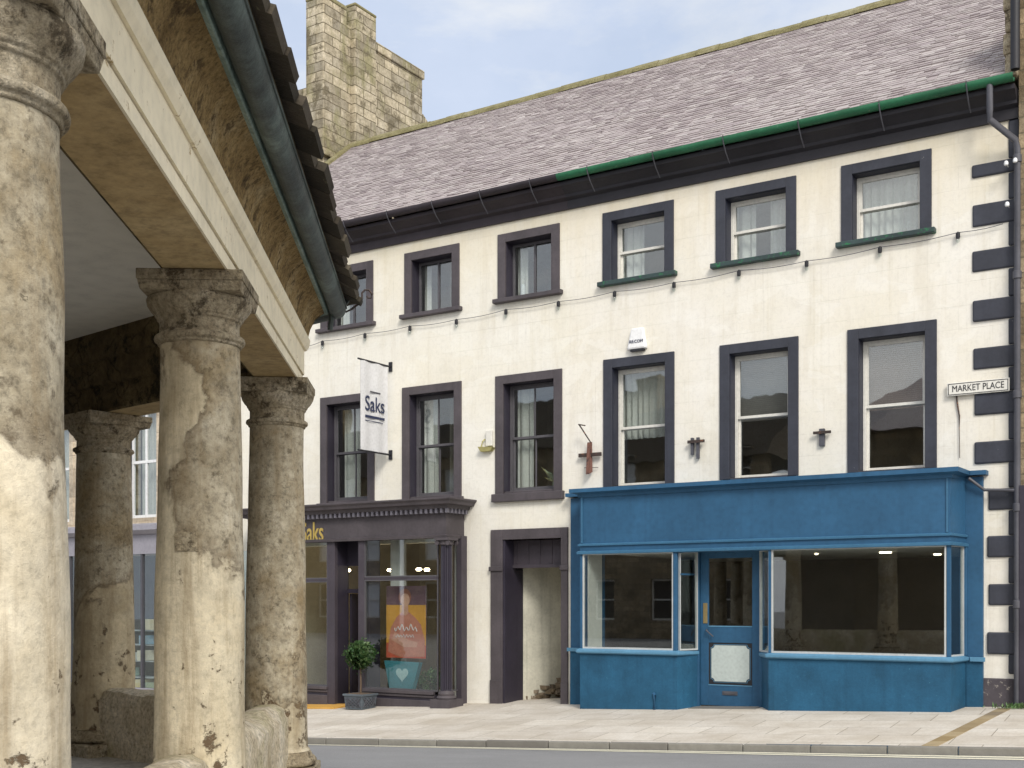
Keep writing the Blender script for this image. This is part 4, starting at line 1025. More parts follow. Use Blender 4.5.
# ------------------------------------------------------------------ neighbour on the right
nr = thing('stone_house', (XR_+3,20,0), 'brown sandstone house rising past the right end of the blue shop house', 'house')
b_ = MB(); b_.box(XR_+.004,XR_+9,19.88,29,-1.6,11.4); b_.build('wall', M['rubble'], nr)
b_ = MB(); xq = fx(1002.5,19.7)
z = zr_e+.12; i = 0
while z < 11.3:
    b_.box(xq+(.0 if i%2 else .03),XR_+.0,19.70+(.02 if i%2 else 0),20.4,z,z+.33); z += .338; i += 1
b_.build('quoins', M['capstone'], nr, bevel=.03)
b_ = MB(); b_.box(XR_+.02,XR_+1.2,19.82,19.879,-.5,3.4); b_.build('shopfront_panel', M['purple_dk'], nr)
b_ = MB(); xp = fx(1015,19.6); b_.tube([(xp,19.62,ZE+.62),(xp,19.62,11.5)], .07, 10); b_.build('dark_tube', M['ink'], nr, smooth=True)  # plain black tube along the dark strip above the gutter end

# ------------------------------------------------------------------ neighbour on the left with the tall chimney
nl = thing('stone_house', (-26,20,-1), 'pale stone house with a lavender shopfront and a tall ashlar chimney wall', 'house')
nx0, nx1 = -34.0, XL_-.02
nwin = (fx(128),fx(157),fz(140,528)+.25,fz(140,405)); nw2 = (nwin[0]-3.3,nwin[1]-3.3,nwin[2],nwin[3])
nzc1, nzc0 = fz(140,526.5,19.8), fz(140,535,19.8); nzf0 = fz(140,554.5,19.8)
wn = MB(); wall_with_holes(wn, nx0, nx1, -2.2, 10.4, [nwin,nw2,(-32,nx1-.5,-1.6,nzf0)], D, D+.4)
wn.build('wall', M['beige'], nl)
for w in (nwin,nw2):
    fr = MB(); a,b,c,d = w; 
    fr.box(a-.16,a,D-.02,D+.2,c-.12,d+.2); fr.box(b,b+.16,D-.02,D+.2,c-.12,d+.2); fr.box(a,b,D-.02,D+.2,d,d+.2); wi = fr.build('window', M['beige'], nl)
    fr = MB(); 
    fr.box(a,a+.07,D+.12,D+.18,c,d); fr.box(b-.07,b,D+.12,D+.18,c,d); fr.box(a,b,D+.121,D+.179,c,c+.08); fr.box(a,b,D+.121,D+.179,d-.07,d); m_ = (a+b)/2; fr.box(m_-.035,m_+.035,D+.122,D+.178,c,d); md = (c+d)/2; fr.box(a,b,D+.115,D+.185,md-.035,md+.035)
    fr.build('sash', M['whitecool'], wi)
    fr = MB(); fr.box(a,b,D+.148,D+.152,c,d); fr.build('pane', M['glass'], wi)
    fr = MB(); fr.box(a-.2,b+.2,D-.1,D+.1,c-.24,c-.121); fr.build('sill', M['beige'], wi)
    curtain_mb(a,b,D+.45,c,d,8).build('curtain', M['curtain'], wi, smooth=True)
room(nl, nx0+.3, nx1-.1, 3.2, 9.5, M['interior'], y1=D+4)
room(nl, -32.2, nx1-.3, pave(-26,20)-.05, nzf0+.3, paint('shop_interior_green', (.20,.22,.15), .8, .3), y1=D+4)
sb = MB(); sb.sweep([(0,nzf0),(0,nzc0),(-.2,nzc0),(-.2,nzf0)], [(-32,19.98),(-32,19.6),(nx1-.3,19.6),(nx1-.3,19.98)])
lf = sb.build('shopfront', M['lavender'], nl)
sb = MB(); sb.sweep([(-.05,nzc0),(.06,nzc0),(.2,nzc0+.09),(.2,nzc1),(-.05,nzc1+.06)], [(-32,19.98),(-32,19.6),(nx1-.3,19.6),(nx1-.3,19.98)]); sb.box(-31.95,nx1-.35,19.65,19.99,nzc0+.0,nzc1+.05); sb.build('cornice', M['lavender'], lf)
x = -32.0; zr_ = fz(140,688,19.6)
xs_ = [-32, fx(69,19.6), fx(141,19.6), fx(249,19.6), nx1-.3]
for x in xs_:
    p_ = MB(); p_.box(x-.03,x+.03,19.61,19.7,-2,nzf0); p_.build('post', M['pipe'], lf)
sb = MB(); sb.box(-32,nx1-.3,19.6,19.75,-2,zr_); sb.build('stall_riser', M['lavender'], lf)
for a,b in zip(xs_[:-1],xs_[1:]):
    p_ = MB(); p_.box(a+.05,b-.05,19.65,19.655,zr_,nzf0); p_.build('pane', M['shopglass'], lf)
# shop window goods: stacked coloured packets on shelves
gd = MB(); rng = random.Random(5)
for k in range(46):
    x = rng.uniform(fx(66,20.3), fx(160,20.3)); z = zr_-.1+rng.choice((0,.35,.75,1.15,1.5)); w = rng.uniform(.08,.2); h = rng.uniform(.15,.32)
    gd.box(x,x+w,19.72+rng.uniform(0,.2),20.2,z,z+h,0)
for z in (zr_-.12, zr_+.23, zr_+.63, zr_+1.03, zr_+1.38): gd.box(fx(66,20.3),fx(165,20.3),19.9,20.5,z-.015,z,0,.9)
o = gd.build('shop_display', tone_mat('display_goods', [(.75,.78,.8),(.80,.60,.15),(.45,.6,.4),(.20,.40,.60),(.85,.85,.82)], .5)); tag(o, 'shelves of small coloured packets in the lavender shop window', 'shop display', kind='stuff')
b_ = MB(); nr_ = nx1-1.0; b_.add([(nx0,19.6,10.3),(nr_,19.6,10.3),(nr_,24.5,13.9),(nx0,24.5,13.9)], [(0,1,2,3)]); b_.add([(nx0,24.5,13.9),(nr_,24.5,13.9),(nr_,30,10),(nx0,30,10)],[(0,1,2,3)]); b_.build('roof', M['slate'], nl)
# chimney wall: measured on its right-hand face at x = CXW
CXW = XL_-.25
def on_side(px, py):
    d = ray(px, py); t = CXW/d[0]; return (d[1]*t, EYE+d[2]*t)
ya1, za1 = on_side(323.5,-4); yb1, zb1 = on_side(347,13); yc1, zc1_ = on_side(353,13.5); yd1, zd1 = on_side(373,28); ye1, ze1 = on_side(373,41); yf1, zf1_ = on_side(422,79)
TH = .62; zlow = 10.5
ch = MB()
ch.box(CXW-TH, CXW, ya1, yb1, zlow, za1); ch.box(CXW-TH-.0, CXW+.12, yc1-.05, yd1, zlow+.5, zc1_+.18); ch.box(CXW-TH+.02, CXW-.02, yb1, yc1-.05, zlow, za1-.35)
ch.box(CXW-TH+.0, CXW+.02, yd1, yf1, zlow, ze1-.25); ch.box(CXW-TH-.05, CXW+.07, yd1+.002, yf1+.05, ze1-.25, ze1+.0)
chm = ch.build('chimney_wall', M['ashlar'], nl, bevel=.03)
cp = MB(); cp.box(CXW-TH-.01, CXW+.01, ya1-.01, yb1+.01, za1, za1+.12); cp.box(CXW-TH-.01, CXW+.13, yc1-.06, yd1+.01, zc1_+.18, zc1_+.26); cp.build('coping', M['ridge'], chm, bevel=.03)
cp = MB(); zs_ = on_side(323.5,148)[1]; cp.box(CXW-TH-.05, CXW+.10, ya1-.06, yb1+.6, zs_-.2, zs_-.05); cp.box(CXW-TH-.2,CXW+.04,ya1-.12,ya1+.02,zlow,zs_-.5); cp.build('string_course', M['ashlar'], chm, bevel=.02)
b_ = MB(); yq, zq_ = 25.6, EYE+(602-70)/1200*33; b_.box(CXW-4.5,CXW-TH,yq,yq+.5,zlow,zq_); b_.build('parapet_wall', M['ashlar'], chm)
b_ = MB(); b_.prism([(CXW+.0,yf1+.05,zf1_-3),(CXW,yf1+.05,zf1_-1.0),(CXW,yf1+1.6,zf1_-2.0),(CXW,yf1+1.6,zf1_-3)], (-.5,0,0)); b_.build('shoulder', M['ashlar'], chm)

# ------------------------------------------------------------------ market cross
K = .75
fwd = Vector((-SY,CY)); rgt = Vector((CY,SY))
def cam2w(lat, t): v = fwd*t+rgt*lat; return Vector((v.x,v.y))
zz = lambda h: EYE+K*h
tC, tB, tA = 11.75*K, 8.05*K, 4.24*K
latC = (276.5-512)/1200*tC
dsl = -.0575
def on_line(t): return latC+(t-tC)*dsl
PC = cam2w(latC,tC); PBm = cam2w(on_line(tB),tB); PA = cam2w(on_line(tA),tA)
d1 = (PC-PA).normalized()
def rot(v, a): c,s_ = math.cos(a), math.sin(a); return Vector((v.x*c-v.y*s_, v.x*s_+v.y*c))
LA = (PC-PA).length; LB = 3.25*K*2
poly = [PA, PC]; d = d1; lens = [LA]
for k in range(6):
    d = rot(d, R(45)); Lk = LB if k%2 == 0 else LA; poly.append(poly[-1]+d*Lk)
cols_at = []
for i in range(8):
    a, b = poly[i], poly[(i+1)%8]; m = PBm if i == 0 else (a+b)/2
    cols_at.append((a,(b-a).normalized(),i)); cols_at.append((m,(b-a).normalized(),i+.5))
ctr = sum(poly, Vector((0,0)))/8
FLZ = zz(-1.60)-.10
cross = thing('market_cross', (ctr.x,ctr.y,0), 'octagonal stone market cross with a columned veranda and mossy stone slate eaves', 'market cross')
ring = [(p.x,p.y) for p in poly]
# platform
b_ = MB(); b_.sweep([(.52,FLZ-.16),(.52,FLZ-.01),(.48,FLZ),(-3.6,FLZ),(-3.6,FLZ-.3),(.52,FLZ-.3)], ring, True); b_.build('platform', stone('platform_flags', ((.34,.32,.28),(.48,.46,.42),(.58,.56,.52)), 1.5, .85, .5), cross)
b_ = MB(); b_.sweep([(.85,-.6),(.85,FLZ-.18),(.50,FLZ-.17),(.50,-.6)], ring, True); b_.build('step', M['lowwall'], cross, bevel=.02)
# columns
cm = {0:column_mat('peeling_limewash_near', 2.22, 1.3, (.70,.625,.48), slope=.8, p0=PA), .5:column_mat('peeling_limewash_mid', 2.42, 2.2, (.68,.60,.44), slope=1.9, rust=.35, p0=PBm, amp=3.0), 1:column_mat('bare_sandstone_shaft', .6, 4.1, (.56,.49,.36), slope=-1.5, p0=PC, amp=4.5), 1.5:column_mat('stained_sandstone_shaft', 1.35, 6.4, (.52,.44,.30), slope=-1., p0=(-9.1,7.2))}
gen = column_mat('worn_shaft', 1.8, 9.1)
hA = 2.147
zbase = zz(-1.60)
for (p, dr_, key) in cols_at:
    wd_ = 1.16 if key == 1.5 else 1.0
    if key == 1: dr_ = d1
    n = 72 if key in (0,.5,1,1.5) else 28
    prof = []
    for k in range(25):
        f = k/24; z = zz(-1.42)+(zz(1.70)-zz(-1.42))*f
        r_ = (.302-.044*f**1.5)*K*wd_; prof.append((r_,z))
    prof = [(.325*K*wd_,zz(-1.45)),(.318*K*wd_,zz(-1.435))]+prof
    m_ = MB(); m_.lathe(prof, (p.x,p.y), n, True, .010)
    mat = cm.get(key, gen)
    c_o = m_.build('column', mat, cross, smooth=True)
    cp = MB(); e = lambda r_,h: (r_*K*wd_, zz(h))
    cp.lathe([e(.258,1.70),e(.272,1.703),e(.274,1.722),e(.292,1.728),e(.296,1.745),e(.290,1.765),e(.270,1.772),e(.260,1.785),e(.260,1.862),e(.274,1.866),e(.276,1.885),e(.288,1.889),e(.290,1.905),e(.315,1.93),e(.338,1.965),e(.345,2.0),e(.335,2.02)], (p.x,p.y), n, True, .012)
    dn_ = Vector((dr_.y,-dr_.x)); 
    def sq(hw, z0_, z1_, hw2=None):
        hw2 = hw2 or hw; v = []
        for (h_, z_) in ((hw,z0_),(hw2,z1_)):
            for (a,b) in ((-1,-1),(1,-1),(1,1),(-1,1)):
                q_ = p+dr_*a*h_*K*wd_+dn_*b*h_*K*-wd_; v.append((q_.x,q_.y,zz(z_)))
        return v
    cp.hexa(sq(.32,2.012,2.075,.335)); cp.hexa(sq(.34,2.076,hA-.003))
    cp.build('capital', M['capstone'], c_o, smooth=True, bevel=.012)
    bs = MB(); bs.lathe([e(.34,-1.60),e(.385,-1.575),e(.39,-1.54),e(.365,-1.505),e(.345,-1.50),e(.338,-1.47),e(.318,-1.45)], (p.x,p.y), n, True, .008)
    bs.hexa([(v[0],v[1],FLZ-.02 if i < 4 else zz(-1.598)) for i, v in enumerate(sq(.39,0,1))])
    bs.build('base', M['capstone'], c_o, smooth=True, bevel=.015)
# beams: soffit block, painted bands, frieze
b0, bi = .23, -.17
def ringpart(name, prof, mat, par=cross, **kw):
    m_ = MB(); m_.sweep([(b*K, zz(h)) for b,h in prof], ring, True); return m_.build(name, mat, par, **kw)
bm_ = ringpart('beam', [(bi,hA),(b0-.004,hA),(b0-.004,2.6),(bi,2.95)], [M['soffit']])
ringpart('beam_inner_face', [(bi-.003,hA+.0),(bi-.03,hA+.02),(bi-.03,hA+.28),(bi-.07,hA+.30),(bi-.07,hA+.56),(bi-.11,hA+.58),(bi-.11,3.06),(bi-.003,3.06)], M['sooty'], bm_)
ringpart('lower_band', [(b0-.003,hA-.004),(b0+.012,hA-.004),(b0+.012,hA+.088),(b0-.003,hA+.088)], M['bands'], bm_)
ringpart('upper_band', [(b0-.003,hA+.096),(b0+.028,hA+.096),(b0+.028,hA+.335),(b0-.003,hA+.335)], M['bands'], bm_)
ringpart('moulding', [(b0-.003,hA+.337),(b0+.05,hA+.337),(b0+.075,hA+.38),(b0+.085,hA+.44),(b0-.003,hA+.45)], M['bands'], bm_)
ringpart('frieze', [(b0-.0,2.60),(b0+.06,2.602),(b0+.085,2.70),(b0+.13,2.80),(b0+.22,2.88),(b0+.24,2.93),(b0-.0,2.95)], M['frieze'], bm_)
pr = []
for k in range(11):
    w = math.pi*1.05+math.pi*.95*k/10; pr.append((b0+.34+.085*math.cos(w), 2.945+.105*math.sin(w)))
pr += [(b0+.435,2.945),(b0+.435,2.97),(b0+.25,2.97)]
gt = ringpart('gutter', pr, M['lead'], cross, smooth=True); M['verdigris'] = stone('verdigris_edge', ((.12,.17,.15),(.28,.37,.33),(.45,.55,.50)), 3, .6, .4)
ringpart('gutter_lip', [(b0+.20,2.885),(b0+.245,2.865),(b0+.255,2.875),(b0+.262,2.985),(b0+.222,2.985)], M['verdigris'], gt)
ringpart('ceiling', [(bi-.05,3.03),(bi-.05,3.10),(-4.2,3.10),(-4.2,3.03)], M['ceil'])
# roof: sheet and slates
hb, ht, bt2 = 3.0, 5.2, -3.9
def offp(i, b):
    n_ = 8; P = [Vector(q) for q in ring]; d0 = (P[i]-P[i-1]).normalized(); d1_ = (P[(i+1)%n_]-P[i]).normalized()
    a_, c_ = Vector((d0.y,-d0.x)), Vector((d1_.y,-d1_.x)); m_ = a_+c_; m_ = m_/(m_.length_squared/2); return P[i]+m_*b*K
rs = MB()
for i in range(8):
    j = (i+1)%8; A_, B_ = offp(i,b0+.53), offp(j,b0+.53); T0, T1 = offp(i,bt2), offp(j,bt2)
    # seen from outside, left is j and right is i
    slates(rs, (A_.x,A_.y,zz(hb)), (B_.x,B_.y,zz(hb)), (T1.x,T1.y,zz(ht)), (T0.x,T0.y,zz(ht)), 16, .30, .028, .045)
rf = rs.build('veranda_roof', M['crossslate'], cross)
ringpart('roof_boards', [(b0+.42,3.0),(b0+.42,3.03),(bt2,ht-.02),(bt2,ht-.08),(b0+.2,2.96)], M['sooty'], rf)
ringpart('inner_wall', [(bt2+.03,-1.66),(bt2+.03,3.02),(bt2+.003,3.02),(bt2+.003,-1.66)], paint('inner_limewash', (.36,.31,.24), .9, .1))
ringpart('core_wall', [(bt2,-1.9),(bt2,6.9),(bt2-.5,6.9),(bt2-.5,-1.9)], M['rubble'])
cr = MB(); vs = [(offp(i,bt2+.4).x,offp(i,bt2+.4).y,zz(6.9)) for i in range(8)]+[(ctr.x,ctr.y,zz(9.8))]
cr.add(vs, [(i,(i+1)%8,8) for i in range(8)]+[tuple(range(7,-1,-1))]); cr.build('upper_roof', M['slate'], cross)
# low walls between columns
for i in range(8):
    a, b = poly[i], poly[(i+1)%8]; m = PBm if i == 0 else (a+b)/2
    for (p,q_) in ((a,m),(m,b)):
        if i in (4,): continue
        dd_ = (q_-p); Lw = dd_.length; dd_.normalize(); nn = Vector((dd_.y,-dd_.x)); m_ = MB()
        s0, s1_ = .20, Lw-.20; n = 34; vs = []
        prof = [(.15,-1.62),(.155,-1.25),(.15,-1.10),(.11,-1.02),(.02,-.975),(-.10,-.97),(-.19,-1.01),(-.22,-1.10),(-.22,-1.62)]
        for k in range(n+1):
            s = s0+(s1_-s0)*k/n; e_ = min(1, .72+min(k,n-k)*.28) 
            for (bb,hh) in prof:
                jit = .030*mnoise.noise(Vector((s*3.1+i*5, bb*8, hh*5)))+.010*mnoise.noise(Vector((s*11, bb*20, hh*14)))
                h2 = hh if hh < -1.5 else -1.62+(hh+1.62)*(1 - (.05 if k in (0,n) else (.035 if k in (11,23) else 0)))
                pt = p+dd_*s+nn*(bb*K+jit); vs.append((pt.x,pt.y,(zz(h2) if hh > -1.5 else FLZ-.15)+jit*.7))
        k_ = len(prof)
        fs = [(r_*k_+c,(r_+1)*k_+c,(r_+1)*k_+c+1,r_*k_+c+1) for r_ in range(n) for c in range(k_-1)]+[tuple(range(k_-1,-1,-1)),tuple(n*k_+c for c in range(k_))]
        m_.add(vs, fs); m_.build('low_wall', M['lowwall'], cross, smooth=True)
# wrought iron scroll and spout at the eaves corner
ec = offp(1, b0+.45); ir = MB()
od = (ec-ctr).normalized(); 
def sp(o_, h_, s_=0): q_ = ec+rgt*o_; return (q_.x,q_.y,h_)
zb_ = zz(2.86)
pts_ = []
pxs = [(342,306),(346,312),(352,309),(357,305),(361,303),(362,298),(362,293),(365,290),(369,290),(372,294),(371,298),(368,298),(367,296)]
tt = Vector((ec.x,ec.y)).dot(fwd)
for (p_,q_) in pxs:
    d_ = ray(p_,q_); pts_.append((d_[0]*tt, d_[1]*tt, EYE+d_[2]*tt))
ir.tube(pts_, .008, 6); ir.build('iron_scroll', M['iron'], cross, smooth=True)
ir = MB(); pts_ = []
for (p_,q_) in ((330,330),(332,315),(336,304),(342,299),(348,303)):
    d_ = ray(p_,q_); pts_.append((d_[0]*(tt-.06), d_[1]*(tt-.06), EYE+d_[2]*(tt-.06)))
ir.tube(pts_, .02, 8); ir.build('gutter_spout', M['lead'], cross, smooth=True)
# repair plate on the middle column
d_ = ray(184,541); tpl = tB-.302*K; ppx = PBm - fwd*0
pl = MB(); 
for k in range(1):
    cdir = (Vector((0,0))-PBm).normalized(); an = math.atan2(cdir.y,cdir.x)
    a0, a1 = an+.13, an+.62
    for (a_,b_,z0_,z1_,rr_) in ((a0,a1,1.848,1.94,.286*K+.004),):
        nseg = 8; vs = []
        for s in range(nseg+1):
            w = b_+(a_-b_)*s/nseg
            w = an - .58 + .52*s/nseg
            for rr2 in (rr_-.01, rr_):
                for z_ in (z0_,z1_): vs.append((PBm.x+rr2*math.cos(w), PBm.y+rr2*math.sin(w), z_))
        fs = []
        for s in range(nseg): a4 = 4*s; fs += [(a4+2,a4+6,a4+7,a4+3),(a4,a4+1,a4+5,a4+4),(a4+1,a4+3,a4+7,a4+5),(a4,a4+4,a4+6,a4+2)]
        fs += [(0,2,3,1),(4*nseg,4*nseg+1,4*nseg+3,4*nseg+2)]
        pl.add(vs, fs)
pl.build('inset_stone', M['capstone'], cross)

# ------------------------------------------------------------------ topiary, poster, mat, weeds
def leaf_ball(mb, c, r, n, sz, rng, squash=1.):
    for k in range(n):
        v = Vector((rng.gauss(0,1),rng.gauss(0,1),rng.gauss(0,1))).normalized(); rr_ = r*rng.uniform(.55,1.08)
        p = Vector(c)+Vector((v.x*rr_,v.y*rr_,v.z*rr_*squash)); t = v.cross(Vector((rng.random(),rng.random(),rng.random()))).normalized()
        b = (v*.6+t.cross(v)*.8).normalized(); w = sz*rng.uniform(.7,1.2)
        mb.add([p, p+t*w*.35+b*w*.5+v*.01, p+b*w, p-t*w*.35+b*w*.5+v*.01], [(0,1,2,3)], 0, rng.random())
rng = random.Random(11)
ty = 18.95; tx = fx(360.5,ty); tg = pave(tx,ty)
tp = thing('topiary_tree', (tx,ty,tg), 'clipped ball topiary in a square grey planter beside the salon doorway', 'potted plant')
zb0, zb1 = tg, fz(360,694,ty)
hw = .24
b_ = MB(); b_.hexa([(tx-hw*.9,ty-hw*.9,zb0),(tx+hw*.9,ty-hw*.9,zb0),(tx+hw*.9,ty+hw*.9,zb0),(tx-hw*.9,ty+hw*.9,zb0),(tx-hw,ty-hw,zb1),(tx+hw,ty-hw,zb1),(tx+hw,ty+hw,zb1),(tx-hw,ty+hw,zb1)])
b_.box(tx-hw-.02,tx+hw+.02,ty-hw-.02,ty+hw+.02,zb1-.03,zb1+.012)
pn = b_.build('planter', M['planter'], tp, bevel=.008)
b_ = MB()
for k in range(-3,4):
    for s in (-1,1):
        a_ = max(-hw*.85,min(hw*.85,k*.11-s*.14)); c_ = max(-hw*.85,min(hw*.85,k*.11+s*.14))
        if abs(a_-c_) > .05: b_.tube([(tx+a_,ty-hw*.955-.008,zb0+.05),(tx+c_,ty-hw-.004,zb1-.06)], .008, 5); b_.tube([(tx+hw*.955+.008,ty+a_,zb0+.05),(tx+hw+.004,ty+c_,zb1-.06)], .008, 5)
b_.build('lattice', M['pipe'], pn)
b_ = MB(); zc_ = fz(358,655,ty); b_.tube([(tx,ty,zb1-.05),(tx+.01,ty,zb1+.2),(tx-.01,ty,zc_)], [.022,.018,.016], 8); b_.build('trunk', M['bark'], tp, smooth=True)
b_ = MB(); leaf_ball(b_, (tx-.01,ty,zc_), .26, 900, .085, rng); leaf_ball(b_, (tx-.01,ty,zc_), .345, 110, .07, rng)
for k in range(16):
    v_ = Vector((rng.gauss(0,1),rng.gauss(0,1),rng.gauss(0,1))).normalized()*rng.uniform(.17,.25); leaf_ball(b_, (tx-.01+v_.x,ty+v_.y,zc_+v_.z), rng.uniform(.08,.12), 90, .075, rng); b_.build('crown', M['leaf'], tp)
b_ = MB(); b_.box(tx-hw+.02,tx+hw-.02,ty-hw+.02,ty+hw-.02,zb1-.03,zb1+.013); b_.build('soil', M['bark'], pn)
# doormat / ochre boarding
mt = MB(); xa_, xb_ = fx(296,19.2), fx(348,19.2)
v = []
for dz in (-.02,.035):
    for (x,y) in ((xa_,18.85),(xb_-.1,18.85),(xb_,19.5),(xa_,19.5)): v.append((x,y,pave(x,y)+dz))
mt.hexa(v); tag(mt.build('door_mat', M['mat'], bevel=.01), 'flat ochre door mat on the pavement at the salon entrance', 'door mat')

# poster in the salon window
yp = YS+.30; X = lambda p: fx(p,yp); Z = lambda q_: fz(405,q_,yp)
po = thing('window_poster', (X(405),yp,Z(660)), 'tall poster of a person in a pink top on orange in the salon window', 'poster')
b_ = MB(); b_.box(X(386.5),X(426),yp,yp+.02,Z(658),Z(586)); sheet = b_.build('poster_sheet', paint('poster_plum', (.17,.09,.12), .5, .1), po)
def flat(name, pts, col, lay, par=sheet):
    m_ = MB(); m_.prism([(X(a),yp-.002*lay,Z(b)) for a,b in pts], (0,-.0015,0)); return m_.build(name, paint('ink_'+name, col, .5, .12), par)
flat('orange_band', [(386.5,648),(426,648),(426,605),(386.5,605)], (.75,.36,.06), 1)
flat('red_band', [(386.5,658),(426,658),(426,645),(386.5,643)], (.62,.12,.07), 2)
hair = [(398+6*math.cos(w)*1.05+7,597-8.5*math.sin(w)) for w in [k*math.pi*2/16 for k in range(16)]]
flat('hair', hair, (.38,.14,.09), 3)
flat('top', [(388,652),(391,628),(397,617),(402,612),(409,612),(415,617),(421,624),(425,640),(425,656),(400,657)], (.62,.24,.17), 4)
flat('neck', [(402.5,613),(402.5,604),(408.5,604),(408.5,613),(405.5,616)], (.70,.38,.27), 5)
face = [(405.5+4.6*math.cos(w),600-6.6*math.sin(w)) for w in [k*math.pi*2/16 for k in range(16)]]
flat('face', face, (.74,.42,.30), 6)
flat('arm', [(392,640),(395,632),(409,640),(418,642),(417,647),(404,647)], (.70,.36,.27), 6)
text_part('life', .15, 'lettering', M['whitecool'], sheet, (X(403),yp-.016,Z(630)), extrude=.001, bold=.002, shear=.3) if False else None
sc_ = MB(); sc_.tube([(X(395+k*.9),yp-.0165,Z(628+2.6*math.sin(k*1.3)+1.5*math.sin(k*.6))) for k in range(26)], .009, 5); sc_.tube([(X(396+k*.8),yp-.0165,Z(636+1.6*math.sin(k*1.7))) for k in range(24)], .006, 5); sc_.build('script_line', M['whitecool'], sheet)
tq = MB(); xx0, xx1 = X(386.5), X(417)
tq.prism([(X(386),yp-.06,Z(661)),(X(421),yp-.06,Z(662)),(X(414),yp-.06,Z(689)),(X(391),yp-.06,Z(689))], (0,.12,0))
hb_ = tq.build('gift_bag', paint('turquoise_card', (.07,.27,.33), .5, .12)); tag(hb_, 'turquoise display bag with a pale heart below the window poster', 'display bag')
ht_ = []
for k in range(24):
    w = 2*math.pi*k/24; hx = 16*math.sin(w)**3; hy = 13*math.cos(w)-5*math.cos(2*w)-2*math.cos(3*w)-math.cos(4*w); ht_.append((X(404)+hx*.010, yp-.068, Z(674)+hy*.010))
hm = MB(); hm.prism(ht_, (0,.005,0)); hm.build('heart', paint('pale_heart', (.45,.65,.68), .5, .05), hb_)
rng = random.Random(21)
def bush(name, px, py, y, r, label, n=500, sz=.07, cat='plant'):
    m_ = MB(); c = (fx(px,y), y, fz(px,py,y)); leaf_ball(m_, c, r, n, sz, rng, 1.1); tag(m_.build(name, M['leaf']), label, cat)
bush('trailing_plant', 432, 680, YS+.45, .20, 'leafy green plant at the right foot of the salon window display', 500)
bush('trailing_plant', 418, 684, YS+.7, .14, 'low dark green plant behind the turquoise bag in the salon window', 300)
bush('trailing_plant', 368, 676, YS+.5, .14, 'small green plant at the left foot of the salon window', 260)
# spiky flower arrangement in the first floor window
fp = MB(); wx = fst_l[2][1]-.36; wy = D+.42; wz = fst_l[2][2]+.1
for k in range(40):
    a_ = rng.uniform(0,2*math.pi); el = rng.uniform(.1,1.0); L_ = rng.uniform(.15,.38)*(1.5 if k%6 == 0 else 1)
    p0_ = Vector((wx,wy,wz+.12)); d_ = Vector((math.cos(a_)*math.cos(el),math.sin(a_)*math.cos(el)*.5,math.sin(el)*1.2)); s_ = d_.cross(Vector((0,1,0))).normalized()*.02
    fp.add([p0_-s_, p0_+s_, p0_+d_*L_*.6+s_*1.2, p0_+d_*L_, p0_+d_*L_*.6-s_*1.2], [(0,1,2,3,4)], 0, rng.random())
fp.lathe([(.06,wz),(.10,wz+.05),(.09,wz+.13)], (wx,wy), 12)
tag(fp.build('spiky_plant', tone_mat('spiky_leaves', [(.10,.20,.17),(.30,.40,.28),(.55,.42,.15)])), 'spiky pale green plant standing inside the first floor window above the passage doorway', 'plant')
wd = MB(); rng2 = random.Random(4)
for k in range(120):
    x = fx(1014,19.7)+rng2.gauss(0,.16); y = 19.72+rng2.gauss(0,.05); z = pave(x,y); a_ = rng2.uniform(0,6.28); h = rng2.uniform(.03,.11); dxx, dyy = math.cos(a_)*.035, math.sin(a_)*.035
    wd.add([(x,y,z),(x+dxx,y+dyy,z+h*.7),(x+dxx*1.6,y+dyy*1.6,z+h),(x+dxx-dyy*.7,y+dyy+dxx*.7,z+h*.6)], [(0,1,2,3)], 0, rng2.random())
tag(wd.build('weeds', M['leaf']), 'small green weeds growing at the foot of the corner downpipe', 'weeds', kind='stuff')
# items in windows: little white figurine, bottle
fg = MB(); gx, gy = fst_l[1][1]-.33, D+.36; gz_ = fst_l[1][2]+.06
fg.lathe([(.05,gz_),(.06,gz_+.03),(.045,gz_+.08),(.03,gz_+.11),(.035,gz_+.14),(.01,gz_+.17)], (gx,gy), 14); fg.build('ornament', M['whitecool'], None, smooth=True)
tag(bpy.data.objects['ornament'], 'tiny white ornament on the sill inside the middle window over the salon', 'ornament')
fg = MB(); gx, gy = top_l[2][0]+.36, D+.36; gz_ = top_l[2][2]+.03
fg.lathe([(.05,gz_),(.052,gz_+.02),(.052,gz_+.26),(.03,gz_+.31)], (gx,gy), 14)
tag(fg.build('white_bottle', M['whitecool'], None, smooth=True), 'white bottle standing inside the top window above the passage doorway', 'bottle')

